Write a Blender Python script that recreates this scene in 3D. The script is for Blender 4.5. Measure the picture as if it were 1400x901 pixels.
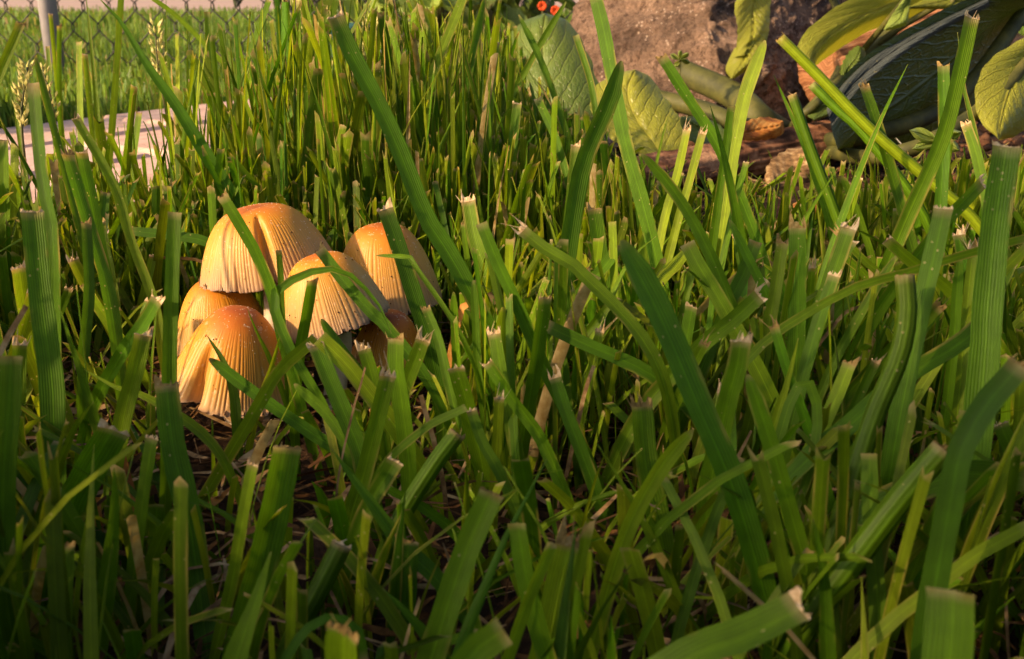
import bpy, bmesh, math, random
import numpy as np
from mathutils import Vector, Matrix, noise as mnoise
R_ = math.radians
random.seed(7); rng = np.random.default_rng(11)
scene = bpy.context.scene
for o in list(bpy.data.objects): bpy.data.objects.remove(o)
C = scene.collection

# ------------------------------------------------------------------ camera
PITCH = R_(18.34); CAMH = 0.107; F = 1374.0
cam_d = bpy.data.cameras.new('camera'); cam = bpy.data.objects.new('camera', cam_d); C.objects.link(cam)
cam.location = (0, 0, CAMH); cam.rotation_euler = (math.pi/2 - PITCH, 0, 0)
cam_d.sensor_width = 36; cam_d.lens = F/1400*36; cam_d.clip_start = 0.01; cam_d.clip_end = 400
cam_d.dof.use_dof = True; cam_d.dof.focus_distance = 0.29; cam_d.dof.aperture_fstop = 46
scene.camera = cam
# ------------------------------------------------------------------ light
SUN_AZ = R_(62); SUN_EL = R_(27)          # light comes from the left, a little behind the camera
S = Vector((-math.sin(SUN_AZ)*math.cos(SUN_EL), -math.cos(SUN_AZ)*math.cos(SUN_EL), math.sin(SUN_EL)))
w = bpy.data.worlds.new('World'); scene.world = w; w.use_nodes = True
nt = w.node_tree; bgn = nt.nodes['Background']
sky = nt.nodes.new('ShaderNodeTexSky'); sky.sky_type = 'NISHITA'; sky.sun_disc = False
sky.sun_elevation = SUN_EL; sky.sun_rotation = math.atan2(S.x, S.y)
sky.dust_density = 5.0; sky.air_density = .8; sky.ozone_density = .3
nt.links.new(sky.outputs[0], bgn.inputs[0]); bgn.inputs[1].default_value = 0.125
sd = bpy.data.lights.new('sun', 'SUN'); so = bpy.data.objects.new('sun', sd); C.objects.link(so)
sd.energy = 5.0; sd.angle = R_(1.6); sd.color = (1.0, 0.67, 0.35)
so.rotation_euler = S.to_track_quat('Z', 'Y').to_euler(); so.location = S*3
scene.view_settings.view_transform = 'Standard'; scene.view_settings.look = 'None'
scene.view_settings.exposure = 0.8; scene.view_settings.gamma = 1.0
scene.render.engine = 'CYCLES'
scene.cycles.max_bounces = 7; scene.cycles.transparent_max_bounces = 4

# ------------------------------------------------------------------ pixel helpers
cp, sp = math.cos(PITCH), math.sin(PITCH)
def P(x, y, d):
    u = (x-700)/F; v = (450.5-y)/F
    return Vector((u*d, d*(cp+v*sp), CAMH + d*(v*cp-sp)))
def tg(y):                                   # depth at which a pixel row meets the ground
    v = (450.5-y)/F; k = sp-v*cp
    return CAMH/k if k > 1e-4 else 1e6
def proj(p):                                 # numpy (...,3) -> px, py, depth
    X, Y, Z = p[..., 0], p[..., 1], p[..., 2]-CAMH
    d = Y*cp - Z*sp; dd = np.where(d > 1e-4, d, 1e-4)
    return 700+F*X/dd, 450.5-F*(Y*sp+Z*cp)/dd, d

# ------------------------------------------------------------------ object helpers
WL = {}
def tag(o, label=None, cat=None, group=None, kind=None):
    if label: o['label'] = label
    if cat: o['category'] = cat
    if group: o['group'] = group
    if kind: o['kind'] = kind
    return o
def empty(name, loc, label=None, cat=None, group=None):
    o = bpy.data.objects.new(name, None); C.objects.link(o); o.location = loc; o.empty_display_size = .01
    WL[o.name] = Vector(loc); return tag(o, label, cat, group)
def mk(name, V, Fc, mat, parent=None, origin=None, uv=None, tone=None, smooth=True):
    V = np.asarray(V, dtype=np.float64).reshape(-1, 3)
    org = WL[parent.name] if parent else Vector(origin if origin is not None else (0, 0, 0))
    me = bpy.data.meshes.new(name)
    V = V - np.array(org)
    if isinstance(Fc, np.ndarray):
        n, k = Fc.shape
        me.vertices.add(len(V)); me.vertices.foreach_set('co', V.ravel())
        me.loops.add(n*k); me.loops.foreach_set('vertex_index', Fc.ravel().astype(np.int32))
        me.polygons.add(n); me.polygons.foreach_set('loop_start', np.arange(0, n*k, k, dtype=np.int32))
        me.update(calc_edges=True)
    else:
        me.from_pydata(V.tolist(), [], Fc)
    if uv is not None:
        l = me.uv_layers.new(name='UVMap'); idx = np.empty(len(me.loops), dtype=np.int32)
        me.loops.foreach_get('vertex_index', idx)
        l.data.foreach_set('uv', np.asarray(uv, dtype=np.float32)[idx].ravel())
    if tone is not None:
        t = np.ones((len(V), 4), dtype=np.float32); t[:, :3] = tone
        a = me.attributes.new('tone', 'FLOAT_COLOR', 'POINT'); a.data.foreach_set('color', t.ravel())
    if smooth: me.polygons.foreach_set('use_smooth', np.ones(len(me.polygons), dtype=bool))
    me.materials.append(mat)
    o = bpy.data.objects.new(name, me); C.objects.link(o)
    if parent: o.parent = parent; WL[o.name] = Vector(org)
    else: o.location = org; WL[o.name] = Vector(org)
    return o
def grid_faces(n, m, wrap=False, off=0):     # n rows, m columns
    f = []
    for i in range(n-1):
        for j in range(m if wrap else m-1):
            a = off+i*m+j; b = off+i*m+(j+1) % m
            f.append((a, b, b+m, a+m))
    return f
def spline(pts, n, tv=None):
    pts = [np.array(p, float) for p in pts]
    if len(pts) == 2: return np.array([pts[0]+(pts[1]-pts[0])*t for t in (np.linspace(0, 1, n) if tv is None else tv)])
    seg = np.array([max(np.linalg.norm(pts[i+1]-pts[i]), 1e-9) for i in range(len(pts)-1)])
    cum = np.concatenate([[0], np.cumsum(seg)])/seg.sum(); out = []
    for t in (np.linspace(0, 1, n) if tv is None else tv):
        i = min(int(np.searchsorted(cum, t, 'right'))-1, len(pts)-2); u = (t-cum[i])/(cum[i+1]-cum[i])
        p1, p2 = pts[i], pts[i+1]; p0 = pts[i-1] if i > 0 else 2*p1-p2; p3 = pts[i+2] if i+2 < len(pts) else 2*p2-p1
        out.append(.5*((2*p1)+(-p0+p2)*u+(2*p0-5*p1+4*p2-p3)*u*u+(-p0+3*p1-3*p2+p3)*u**3))
    return np.array(out)
def tube(path, rad, k=8, cap=True):
    path = np.asarray(path, float); n = len(path); rad = np.broadcast_to(rad, (n,))
    T = np.gradient(path, axis=0); T /= np.linalg.norm(T, axis=1)[:, None]+1e-12
    ref = np.array([0, 0, 1.]) if abs(T[0][2]) < .9 else np.array([1., 0, 0]); V = []
    for i in range(n):
        a = np.cross(T[i], ref); a /= np.linalg.norm(a)+1e-12; b = np.cross(T[i], a); ref = np.cross(a, T[i])
        for j in range(k):
            q = 2*math.pi*j/k; V.append(path[i]+rad[i]*(math.cos(q)*a+math.sin(q)*b))
    f = grid_faces(n, k, True)
    if cap: f += [tuple(range(k))[::-1], tuple((n-1)*k+j for j in range(k))]
    return V, f

# ------------------------------------------------------------------ materials
def nm(name):
    m = bpy.data.materials.new(name); m.use_nodes = True; t = m.node_tree; t.nodes.clear()
    o = t.nodes.new('ShaderNodeOutputMaterial'); return m, t, o
def nd(t, ty, **kw):
    n = t.nodes.new(ty)
    for k, v in kw.items():
        if k.startswith('i_'):
            key = k[2:]; key = int(key) if key.isdigit() else key.replace('_', ' ')
            n.inputs[key].default_value = v
        else: setattr(n, k, v)
    return n
def mix(t, fac, a, b, mode='MIX'):
    n = t.nodes.new('ShaderNodeMix'); n.data_type = 'RGBA'; n.blend_type = mode
    for s, v in ((0, fac), (6, a), (7, b)):
        if isinstance(v, bpy.types.NodeSocket): t.links.new(v, n.inputs[s])
        else: n.inputs[s].default_value = v if s == 0 else (*v, 1)
    return n.outputs[2]
def mth(t, op, a, b=None, c=None):
    n = t.nodes.new('ShaderNodeMath'); n.operation = op
    for i, v in enumerate((a, b, c)):
        if v is None: continue
        if isinstance(v, bpy.types.NodeSocket): t.links.new(v, n.inputs[i])
        else: n.inputs[i].default_value = v
    return n.outputs[0]
def ramp(t, fac, stops):
    n = t.nodes.new('ShaderNodeValToRGB'); cr = n.color_ramp
    while len(cr.elements) < len(stops): cr.elements.new(.5)
    for e, (p, c) in zip(cr.elements, stops): e.position = p; e.color = (*c, 1) if len(c) == 3 else c
    t.links.new(fac, n.inputs[0]); return n.outputs[0]
def noise(t, scale, vec=None, detail=4, rough=.55):
    n = nd(t, 'ShaderNodeTexNoise', i_Scale=scale, i_Detail=detail, i_Roughness=rough)
    if vec is not None: t.links.new(vec, n.inputs['Vector'])
    return n.outputs[0]
def objc(t): return t.nodes.new('ShaderNodeTexCoord').outputs['Object']
def bump(t, h, strength, dist=.001):
    n = nd(t, 'ShaderNodeBump', i_Strength=strength, i_Distance=dist); t.links.new(h, n.inputs['Height']); return n.outputs[0]
def finish(t, o, col, rough=.6, normal=None, spec=.4, transl=0, tcol=None, sss=0, sheen=0):
    p = nd(t, 'ShaderNodeBsdfPrincipled')
    def put(k, v):
        if isinstance(v, bpy.types.NodeSocket): t.links.new(v, p.inputs[k])
        else: p.inputs[k].default_value = (*v, 1) if isinstance(v, tuple) else v
    put('Base Color', col); put('Roughness', rough); put('Specular IOR Level', spec)
    if normal is not None: put('Normal', normal)
    if sss:
        put('Subsurface Weight', sss); p.inputs['Subsurface Radius'].default_value = (1, .45, .15); p.inputs['Subsurface Scale'].default_value = .003
    out = p.outputs[0]
    if transl:
        tr = nd(t, 'ShaderNodeBsdfTranslucent'); c = tcol if tcol is not None else col
        if isinstance(c, bpy.types.NodeSocket): t.links.new(c, tr.inputs[0])
        else: tr.inputs[0].default_value = (*c, 1)
        ms = nd(t, 'ShaderNodeMixShader'); ms.inputs[0].default_value = transl
        t.links.new(out, ms.inputs[1]); t.links.new(tr.outputs[0], ms.inputs[2]); out = ms.outputs[0]
    t.links.new(out, o.inputs[0])
def tone_sep(t):
    a = nd(t, 'ShaderNodeAttribute', attribute_name='tone'); s = t.nodes.new('ShaderNodeSeparateColor')
    t.links.new(a.outputs['Color'], s.inputs[0]); return s.outputs
def uvs(t):
    u = nd(t, 'ShaderNodeUVMap'); s = t.nodes.new('ShaderNodeSeparateXYZ'); t.links.new(u.outputs[0], s.inputs[0]); return u.outputs[0], s.outputs

def grass_mat(name, green, yellow, fine=True, spec=.45):
    m, t, o = nm(name); r, g, b = tone_sep(t)[:3]; oc = objc(t)
    col = mix(t, r, green, yellow)
    vn = noise(t, 260, oc, 3)
    val = mth(t, 'MULTIPLY', g, mth(t, 'MULTIPLY_ADD', vn, .7, .65))
    nrm = None
    if fine:
        uv, s = uvs(t)
        st = mth(t, 'MULTIPLY_ADD', mth(t, 'SINE', mth(t, 'MULTIPLY', s[0], 62.0)), .5, .5)
        rib = mth(t, 'POWER', mth(t, 'SUBTRACT', 1.0, mth(t, 'MINIMUM', mth(t, 'MULTIPLY', mth(t, 'ABSOLUTE', mth(t, 'SUBTRACT', s[0], .5)), 14.0), 1.0)), 1.5)
        val = mth(t, 'MULTIPLY', val, mth(t, 'MULTIPLY_ADD', st, .22, .86))
        val = mth(t, 'MULTIPLY', val, mth(t, 'MULTIPLY_ADD', rib, .45, 1.0))
        mp = nd(t, 'ShaderNodeMapping'); mp.inputs['Scale'].default_value = (26, 5, 1); t.links.new(uv, mp.inputs[0])
        oi = t.nodes.new('ShaderNodeObjectInfo'); t.links.new(oi.outputs['Location'], mp.inputs['Location'])
        val = mth(t, 'MULTIPLY', val, mth(t, 'MULTIPLY_ADD', noise(t, 1.0, mp.outputs[0], 5, .7), 1.1, .45))
        nrm = bump(t, st, .45, .00015)
    col = mix(t, 1.0, col, val, 'MULTIPLY') if False else col
    cm = nd(t, 'ShaderNodeVectorMath', operation='SCALE'); t.links.new(col, cm.inputs[0]); t.links.new(val, cm.inputs['Scale'])
    col = cm.outputs[0]
    # pale nicks and tan flecks that sit on the leaf itself
    vo = nd(t, 'ShaderNodeTexVoronoi', i_Scale=620.0); t.links.new(oc, vo.inputs['Vector'])
    fl = mth(t, 'LESS_THAN', vo.outputs['Distance'], .15)
    fl = mth(t, 'MULTIPLY', fl, mth(t, 'GREATER_THAN', noise(t, 60, oc, 2), .56))
    col = mix(t, mth(t, 'MULTIPLY', fl, .6), col, (.42, .36, .15))
    if fine:                                   # some leaf margins have yellowed
        ed = mth(t, 'MULTIPLY', mth(t, 'MAXIMUM', mth(t, 'SUBTRACT', mth(t, 'ABSOLUTE', mth(t, 'SUBTRACT', s[0], .5)), .33), 0.0), 6.0)
        ed = mth(t, 'MULTIPLY', ed, mth(t, 'MINIMUM', mth(t, 'MAXIMUM', mth(t, 'MULTIPLY_ADD', noise(t, 45, oc, 4), 9.0, -4.6), 0.0), 1.0))
        col = mix(t, mth(t, 'MINIMUM', ed, .8), col, (.40, .31, .07))
    dry = ramp(t, noise(t, 400, oc, 3), [(.3, (.30, .17, .06)), (.7, (.52, .40, .22))])
    col = mix(t, b, col, dry)
    tc = mix(t, 1.0, col, (1.25, 1.15, .55), 'MULTIPLY')
    finish(t, o, col, .5, nrm, spec, .46, tc); return m
M = {}
M['grass'] = grass_mat('grass', (.048, .162, .003), (.25, .33, .010), spec=.22)
M['lawn'] = grass_mat('lawn_grass', (.052, .152, .003), (.27, .32, .010), spec=.2)
M['far_lawn'] = grass_mat('far_lawn_grass', (.085, .19, .022), (.20, .28, .04), False, .3)
def simple(name, stops, scale, rough=.7, bs=.4, bd=.001, spec=.3, transl=0, detail=5, bscale=None, sss=0):
    m, t, o = nm(name); oc = objc(t); n = noise(t, scale, oc, detail, .65)
    col = ramp(t, n, stops); h = noise(t, bscale or scale*2.2, oc, 6, .7)
    finish(t, o, col, rough, bump(t, h, bs, bd), spec, transl, sss=sss); return m
M['tip'] = simple('frayed_tip', [(.3, (.42, .25, .10)), (.55, (.66, .50, .30)), (.75, (.80, .68, .48))], 900, .8, .3, .0003, .2, .3)
M['tip_b'] = simple('brown_tip', [(.3, (.16, .10, .03)), (.55, (.34, .23, .08)), (.75, (.55, .42, .22))], 700, .8, .3, .0003, .2, .3)
M['straw'] = simple('dry_straw', [(.36, (.10, .055, .022)), (.52, (.26, .155, .065)), (.68, (.46, .33, .17))], 200, .7, .3, .0003, .3, .2)
M['litter'] = simple('rotting_litter', [(.36, (.028, .013, .005)), (.52, (.075, .036, .012)), (.68, (.17, .085, .028))], 160, .85, .4, .0004, .12, .1)
M['pale_straw'] = simple('pale_straw', [(.3, (.45, .42, .36)), (.7, (.72, .70, .62))], 200, .6, .3, .0003, .3, .2)
M['dead'] = simple('dead_leaf', [(.36, (.20, .07, .02)), (.5, (.48, .19, .035)), (.64, (.62, .36, .11))], 90, .65, .6, .0008, .3, .25)
M['soil'] = simple('soil', [(.25, (.018, .010, .006)), (.5, (.045, .024, .014)), (.75, (.10, .055, .032))], 60, .95, 1.0, .004, .15, bscale=220)
M['crumb'] = simple('soil_crumb', [(.3, (.05, .024, .014)), (.55, (.13, .062, .035)), (.8, (.24, .13, .08))], 130, .95, .8, .001, .15)
M['wood'] = simple('weathered_wood', [(.3, (.17, .065, .028)), (.5, (.36, .155, .07)), (.75, (.52, .28, .15))], 30, .85, .8, .003, .2)
M['bark'] = simple('bark', [(.38, (.06, .027, .015)), (.5, (.22, .10, .055)), (.63, (.42, .24, .14))], 45, .9, 1.0, .003, .15)
M['post'] = simple('galvanised_steel', [(.3, (.24, .22, .24)), (.7, (.33, .31, .33))], 30, .5, .1, .0005, .5)
M['wire'] = simple('dark_wire', [(.3, (.022, .020, .02)), (.7, (.05, .045, .04))], 80, .55, .2, .0005, .4)
M['edging'] = simple('edging', [(.3, (.030, .022, .026)), (.7, (.075, .06, .06))], 40, .7, .4, .001, .3)
M['sand'] = simple('joint_sand', [(.3, (.12, .08, .06)), (.7, (.24, .17, .13))], 200, .95, .8, .001, .15)
M['drive'] = simple('concrete', [(.3, (.30, .215, .185)), (.7, (.40, .30, .265))], 2, .9, .4, .004, .2)
M['stem'] = simple('mushroom_stem', [(.3, (.34, .26, .18)), (.7, (.52, .43, .33))], 300, .6, .3, .0003, .3, sss=.2)
M['gill'] = simple('mushroom_gill', [(.3, (.05, .028, .018)), (.7, (.13, .075, .045))], 300, .8, .3, .0003, .2)
M['granule'] = simple('mica_granule', [(.3, (.75, .62, .48)), (.7, (.9, .82, .72))], 500, .5, .1, .0001, .5)
M['dirt'] = simple('dirt_speck', [(.3, (.03, .012, .006)), (.7, (.09, .035, .012))], 500, .9, .1, .0001, .2)
M['petiole'] = simple('leaf_stalk', [(.36, (.035, .038, .008)), (.55, (.075, .078, .014)), (.7, (.13, .11, .025))], 60, .65, .3, .001, .4, .08)
M['red'] = simple('red_petal', [(.3, (.55, .05, .012)), (.7, (.75, .12, .02))], 200, .6, .2, .0005, .3, .3)
M['seed'] = simple('seed_head', [(.3, (.36, .38, .09)), (.55, (.60, .55, .20)), (.8, (.75, .66, .38))], 500, .7, .2, .0003, .25, .25)
M['pebble'] = simple('pale_stone', [(.3, (.40, .36, .33)), (.7, (.62, .58, .54))], 60, .8, .4, .001, .25)
M['teal'] = simple('teal_plastic', [(.3, (.03, .10, .10)), (.7, (.045, .14, .13))], 60, .45, .1, .0005, .5)

def brick_mat():
    m, t, o = nm('paving_brick'); oc = objc(t); oi = t.nodes.new('ShaderNodeObjectInfo')
    c = ramp(t, noise(t, 45, oc, 6, .7), [(.25, (.36, .22, .18)), (.5, (.52, .35, .29)), (.75, (.62, .46, .40))])
    c2 = mix(t, mth(t, 'MULTIPLY', oi.outputs['Random'], .5), c, (.55, .41, .37))
    sp_ = mth(t, 'GREATER_THAN', noise(t, 260, oc, 3), .66)
    c2 = mix(t, mth(t, 'MULTIPLY', sp_, .5), c2, (.20, .12, .09))
    finish(t, o, c2, .9, bump(t, noise(t, 300, oc, 5, .7), .6, .0015), .2); return m
M['brick'] = brick_mat()
def rock_mat():
    m, t, o = nm('rock'); oc = objc(t)
    n1 = noise(t, 9, oc, 6, .65); n2 = noise(t, 120, oc, 8, .75)
    c = ramp(t, n1, [(.38, (.12, .082, .062)), (.5, (.29, .195, .142)), (.62, (.44, .31, .23))])
    c = mix(t, mth(t, 'MULTIPLY', mth(t, 'GREATER_THAN', n2, .57), .75), c, (.09, .055, .04))
    c = mix(t, .8, c, ramp(t, noise(t, 330, oc, 5, .8), [(.38, (.45, .42, .40)), (.6, (1.25, 1.2, 1.15))]), 'MULTIPLY')
    vo = nd(t, 'ShaderNodeTexVoronoi', i_Scale=260.0); t.links.new(oc, vo.inputs['Vector'])
    li = mth(t, 'MULTIPLY', mth(t, 'LESS_THAN', vo.outputs['Distance'], .26), mth(t, 'GREATER_THAN', noise(t, 40, oc, 4), .53))
    c = mix(t, mth(t, 'MULTIPLY', li, .7), c, (.55, .43, .34))
    h = mth(t, 'ADD', n2, mth(t, 'MULTIPLY', n1, 2.0))
    finish(t, o, c, .92, bump(t, h, 1.0, .010), .2); return m
M['rock'] = rock_mat()
def log_mat():                                # long cracked fibres along the log (uv: x around, y along)
    m, t, o = nm('log_wood'); uv, s = uvs(t)
    mp = nd(t, 'ShaderNodeMapping'); mp.inputs['Scale'].default_value = (60, 5, 1); t.links.new(uv, mp.inputs[0])
    n = noise(t, 1.0, mp.outputs[0], 6, .7)
    c = ramp(t, n, [(.38, (.07, .025, .012)), (.46, (.28, .115, .05)), (.54, (.46, .21, .095)), (.66, (.58, .36, .22))])
    finish(t, o, c, .85, bump(t, n, 1.0, .004), .2); return m
M['log'] = log_mat()
def cap_mat():
    m, t, o = nm('mushroom_cap'); r, g, b = tone_sep(t)[:3]; oc = objc(t)
    n = noise(t, 130, oc, 4); rr = mth(t, 'SUBTRACT', mth(t, 'ADD', r, mth(t, 'MULTIPLY_ADD', n, .24, -.12)), b)
    c = ramp(t, rr, [(.0, (.31, .07, .006)), (.2, (.46, .138, .008)), (.38, (.55, .225, .014)), (.58, (.53, .27, .045)), (.8, (.43, .26, .115)), (.93, (.36, .232, .145)), (1.0, (.17, .108, .078))])
    c = mix(t, mth(t, 'MULTIPLY', g, .5), c, (.22, .10, .035))
    c = mix(t, mth(t, 'MULTIPLY', mth(t, 'GREATER_THAN', noise(t, 620, oc, 2), .66), .35), c, (.65, .45, .28))
    h = noise(t, 900, oc, 3)
    finish(t, o, c, .48, bump(t, h, .25, .0002), .35, sss=.25); return m
M['cap'] = cap_mat()
def leaf_mat(name, c0, c1, vein, gloss=.4, transl=.35, k=9.0):
    m, t, o = nm(name); uv, s = uvs(t); oc = objc(t)
    a = mth(t, 'ABSOLUTE', mth(t, 'SUBTRACT', s[0], .5))
    ph = mth(t, 'MULTIPLY', mth(t, 'SUBTRACT', s[1], mth(t, 'MULTIPLY', a, .62)), k)
    ph = mth(t, 'ADD', ph, mth(t, 'MULTIPLY', noise(t, 9, uv, 3), .5))
    fr = mth(t, 'ABSOLUTE', mth(t, 'SUBTRACT', mth(t, 'FRACT', ph), .5))
    v1 = mth(t, 'SUBTRACT', 1.0, mth(t, 'MINIMUM', mth(t, 'MULTIPLY', fr, 11.0), 1.0))
    v2 = mth(t, 'SUBTRACT', 1.0, mth(t, 'MINIMUM', mth(t, 'MULTIPLY', a, 38.0), 1.0))
    vo = nd(t, 'ShaderNodeTexVoronoi', feature='DISTANCE_TO_EDGE', i_Scale=26.0); t.links.new(uv, vo.inputs['Vector'])
    v3 = mth(t, 'SUBTRACT', 1.0, mth(t, 'MINIMUM', mth(t, 'MULTIPLY', vo.outputs['Distance'], 9.0), 1.0))
    vv = mth(t, 'MAXIMUM', mth(t, 'MAXIMUM', mth(t, 'MULTIPLY', v1, .8), v2), mth(t, 'MULTIPLY', v3, .35))
    c = ramp(t, noise(t, 14, oc, 5, .65), [(.3, c0), (.7, c1)])
    c = mix(t, mth(t, 'MULTIPLY', vv, .45), c, vein)
    sp_ = mth(t, 'GREATER_THAN', noise(t, 420, oc, 2), .70)
    c = mix(t, mth(t, 'MULTIPLY', sp_, .4), c, (.34, .30, .10))
    h = mth(t, 'SUBTRACT', mth(t, 'MULTIPLY', noise(t, 90, oc, 4), .5), vv)
    finish(t, o, c, gloss, bump(t, h, .7, .0012), .45, transl, mix(t, 1.0, c, (1.3, 1.15, .5), 'MULTIPLY')); return m
M['leaf_y'] = leaf_mat('yellow_green_leaf', (.22, .25, .022), (.34, .35, .035), (.42, .40, .09))
M['leaf_sheen'] = leaf_mat('leaf_edge_sheen', (.035, .045, .04), (.06, .072, .066), (.07, .08, .075), .6, .05)  # greyish tone paints the sky sheen on the dark leaf's rim
M['leaf_g'] = leaf_mat('mid_green_leaf', (.07, .13, .022), (.13, .19, .03), (.20, .24, .06))
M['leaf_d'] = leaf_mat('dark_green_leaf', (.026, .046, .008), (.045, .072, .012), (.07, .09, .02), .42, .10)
M['leaf_p'] = leaf_mat('pale_leaf', (.22, .32, .05), (.34, .44, .09), (.4, .48, .14))

# ================================================================== STRUCTURE
# ---- ground: one sheet to the horizon, finely divided near the camera
def ground():
    xs = np.concatenate([[-200, -60, -20, -6, -2.5, -1.4], np.linspace(-.9, .9, 121), [1.4, 2.5, 6, 20, 60, 200]])
    ys = np.concatenate([[-200, -60, -20, -6, -2, -.8, -.4], np.linspace(-.1, 1.5, 107), [1.9, 2.5, 4, 7, 12, 30, 80, 200]])
    V = []
    for y in ys:
        for x in xs:
            z = 0
            if -.9 <= x <= .9 and -.1 <= y <= 1.5:
                q = Vector((x*60, y*60, 3)); e = min(1, (0.9-abs(x))*8, (y+.1)*8, (1.5-y)*8)
                z = -.002 + e*(.0028*mnoise.noise(q) + .002*mnoise.noise(q*2.7))
            V.append((x, y, z))
    o = mk('ground', V, grid_faces(len(ys), len(xs)), M['soil']); tag(o, kind='structure')
ground()
def slab(name, x0, x1, y0, y1, z0, z1, mat):
    V = [(x, y, z) for z in (z0, z1) for x, y in ((x0, y0), (x1, y0), (x1, y1), (x0, y1))]
    f = [(3, 2, 1, 0), (4, 5, 6, 7), (0, 1, 5, 4), (1, 2, 6, 5), (2, 3, 7, 6), (3, 0, 4, 7)]
    return mk(name, V, f, mat, smooth=False)
tag(slab('driveway', -40, 40, 7.6, 60, -.05, .006, M['drive']), kind='structure')

# ---- brick path, running away to the right behind the grass
U = np.array([.507, .862]); U /= np.linalg.norm(U); N_ = np.array([U[1], -U[0]]); F0 = np.array([-.389, .79])
PW = .424
def brick_path():
    org = Vector((F0[0], F0[1], 0))
    a, b = -.75, .95
    c = [F0+U*a-N_*.012, F0+U*b-N_*.012, F0+U*b+N_*(PW+.004), F0+U*a+N_*(PW+.004)]
    V = [(p[0], p[1], z) for z in (-.04, .0035) for p in c]
    base = mk('path', V, [(0, 1, 2, 3), (7, 6, 5, 4), (1, 0, 4, 5), (2, 1, 5, 6), (3, 2, 6, 7), (0, 3, 7, 4)], M['sand'], origin=org, smooth=False)
    tag(base, kind='structure')
    L, W, H, ch = .197, .0985, .05, .004
    ring = lambda l, w_, z: [(-l/2, -w_/2, z), (l/2, -w_/2, z), (l/2, w_/2, z), (-l/2, w_/2, z)]
    V = ring(L, W, -H/2)+ring(L, W, H/2-ch)+ring(L-2*ch, W-2*ch, H/2)
    f = [(3, 2, 1, 0)]
    for k in (0, 4): f += [(k+i, k+(i+1) % 4, k+4+(i+1) % 4, k+4+i) for i in range(4)]
    f += [(8, 9, 10, 11)]
    me = None; ang = math.atan2(U[1], U[0])
    for r in range(4):
        for k in range(8):
            s_ = a + .10 + k*.2065 + (r % 2)*.10; q = F0+U*s_+N_*(.0535+r*.1055)
            if me is None:
                o = mk('brick', V, f, M['brick'], origin=(0, 0, 0), smooth=False); me = o.data
            else:
                o = bpy.data.objects.new('brick', me); C.objects.link(o)
            o.parent = base
            o.location = (q[0]-org.x, q[1]-org.y, -.0135+random.uniform(-.0015, .0015))
            o.rotation_euler = (random.uniform(-.008, .008), random.uniform(-.008, .008), ang+random.uniform(-.012, .012))
brick_path()

# ---- chain link fence: each woven wire is a part
def fence():
    yb = 1.45; x0, x1, pit, vh, Ht = -1.45, .10, .0355, .0545, .92
    e = empty('chain_link_fence', (P(70, 85, 1.37).x, yb, 0), 'dark chain link fence with grey tube post behind the brick path', 'fence')
    px = P(70, 85, 1.37).x
    for k in (-1.2, 0, 1.2):
        if k == 1.2: continue
        path = [(px+k, yb-.022, -.05), (px+k, yb-.022, .5), (px+k, yb-.022, Ht+.03)]
        V, f = tube(spline(path, 6), .0122, 18); o = mk('post', V, f, M['post'], e)
        V, f = tube(np.array([(px+k, yb-.022, Ht+.031), (px+k, yb-.022, Ht+.040), (px+k, yb-.022, Ht+.046)]), np.array([.0135, .0135, .007]), 18); mk('post_cap', V, f, M['post'], o)
    V, f = tube([(x0, yb-.022, Ht), (px-.02, yb-.022, Ht), (px+.02, yb-.022, Ht), (x1, yb-.022, Ht)], .011, 10); mk('top_rail', V, f, M['post'], e)
    n = int(Ht/(vh/2)); pts = []
    for i in range(n+1):
        s_ = 1 if i % 2 else -1
        pts += [(s_*(pit/4+.0012), .0016*s_, i*vh/2+.012-.0035), (s_*(pit/4+.0022), -.0016*s_, i*vh/2+.012+.0035)]
    V0, f0 = tube(np.array(pts), .00105, 5); me = None
    for i in range(int((x1-x0)/(pit/2))):
        X = x0+i*pit/2; sgn = 1 if i % 2 == 0 else -1
        if me is None:
            o = mk('wire', np.array(V0)+np.array(WL[e.name]), f0, M['wire'], e); me = o.data
        else:
            o = bpy.data.objects.new('wire', me); C.objects.link(o); o.parent = e
        o.location = (X-px, 0, 0); o.rotation_euler = (0, 0, 0 if sgn > 0 else math.pi)
fence()

# ---- garden edging, background bits
def edging():
    a = P(395, 101, tg(101)*.99); b = P(800, 72, tg(72)*.72); a.z = b.z = 0
    d = (b-a).normalized(); n = Vector((-d.y, d.x, 0)); V = []
    for p in (a, b):
        for q, z in ((-.006, -.02), (.006, -.02), (.006, .022), (.003, .026), (-.003, .026), (-.006, .022)): V.append(p+n*q+Vector((0, 0, z)))
    f = [(i, (i+1) % 6, 6+(i+1) % 6, 6+i) for i in range(6)]+[(5, 4, 3, 2, 1, 0), (6, 7, 8, 9, 10, 11)]
    o = mk('garden_edging', V, f, M['edging'], origin=a, smooth=False)
    tag(o, 'low dark strip of garden edging beyond the tall grass', 'edging')
edging()

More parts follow.
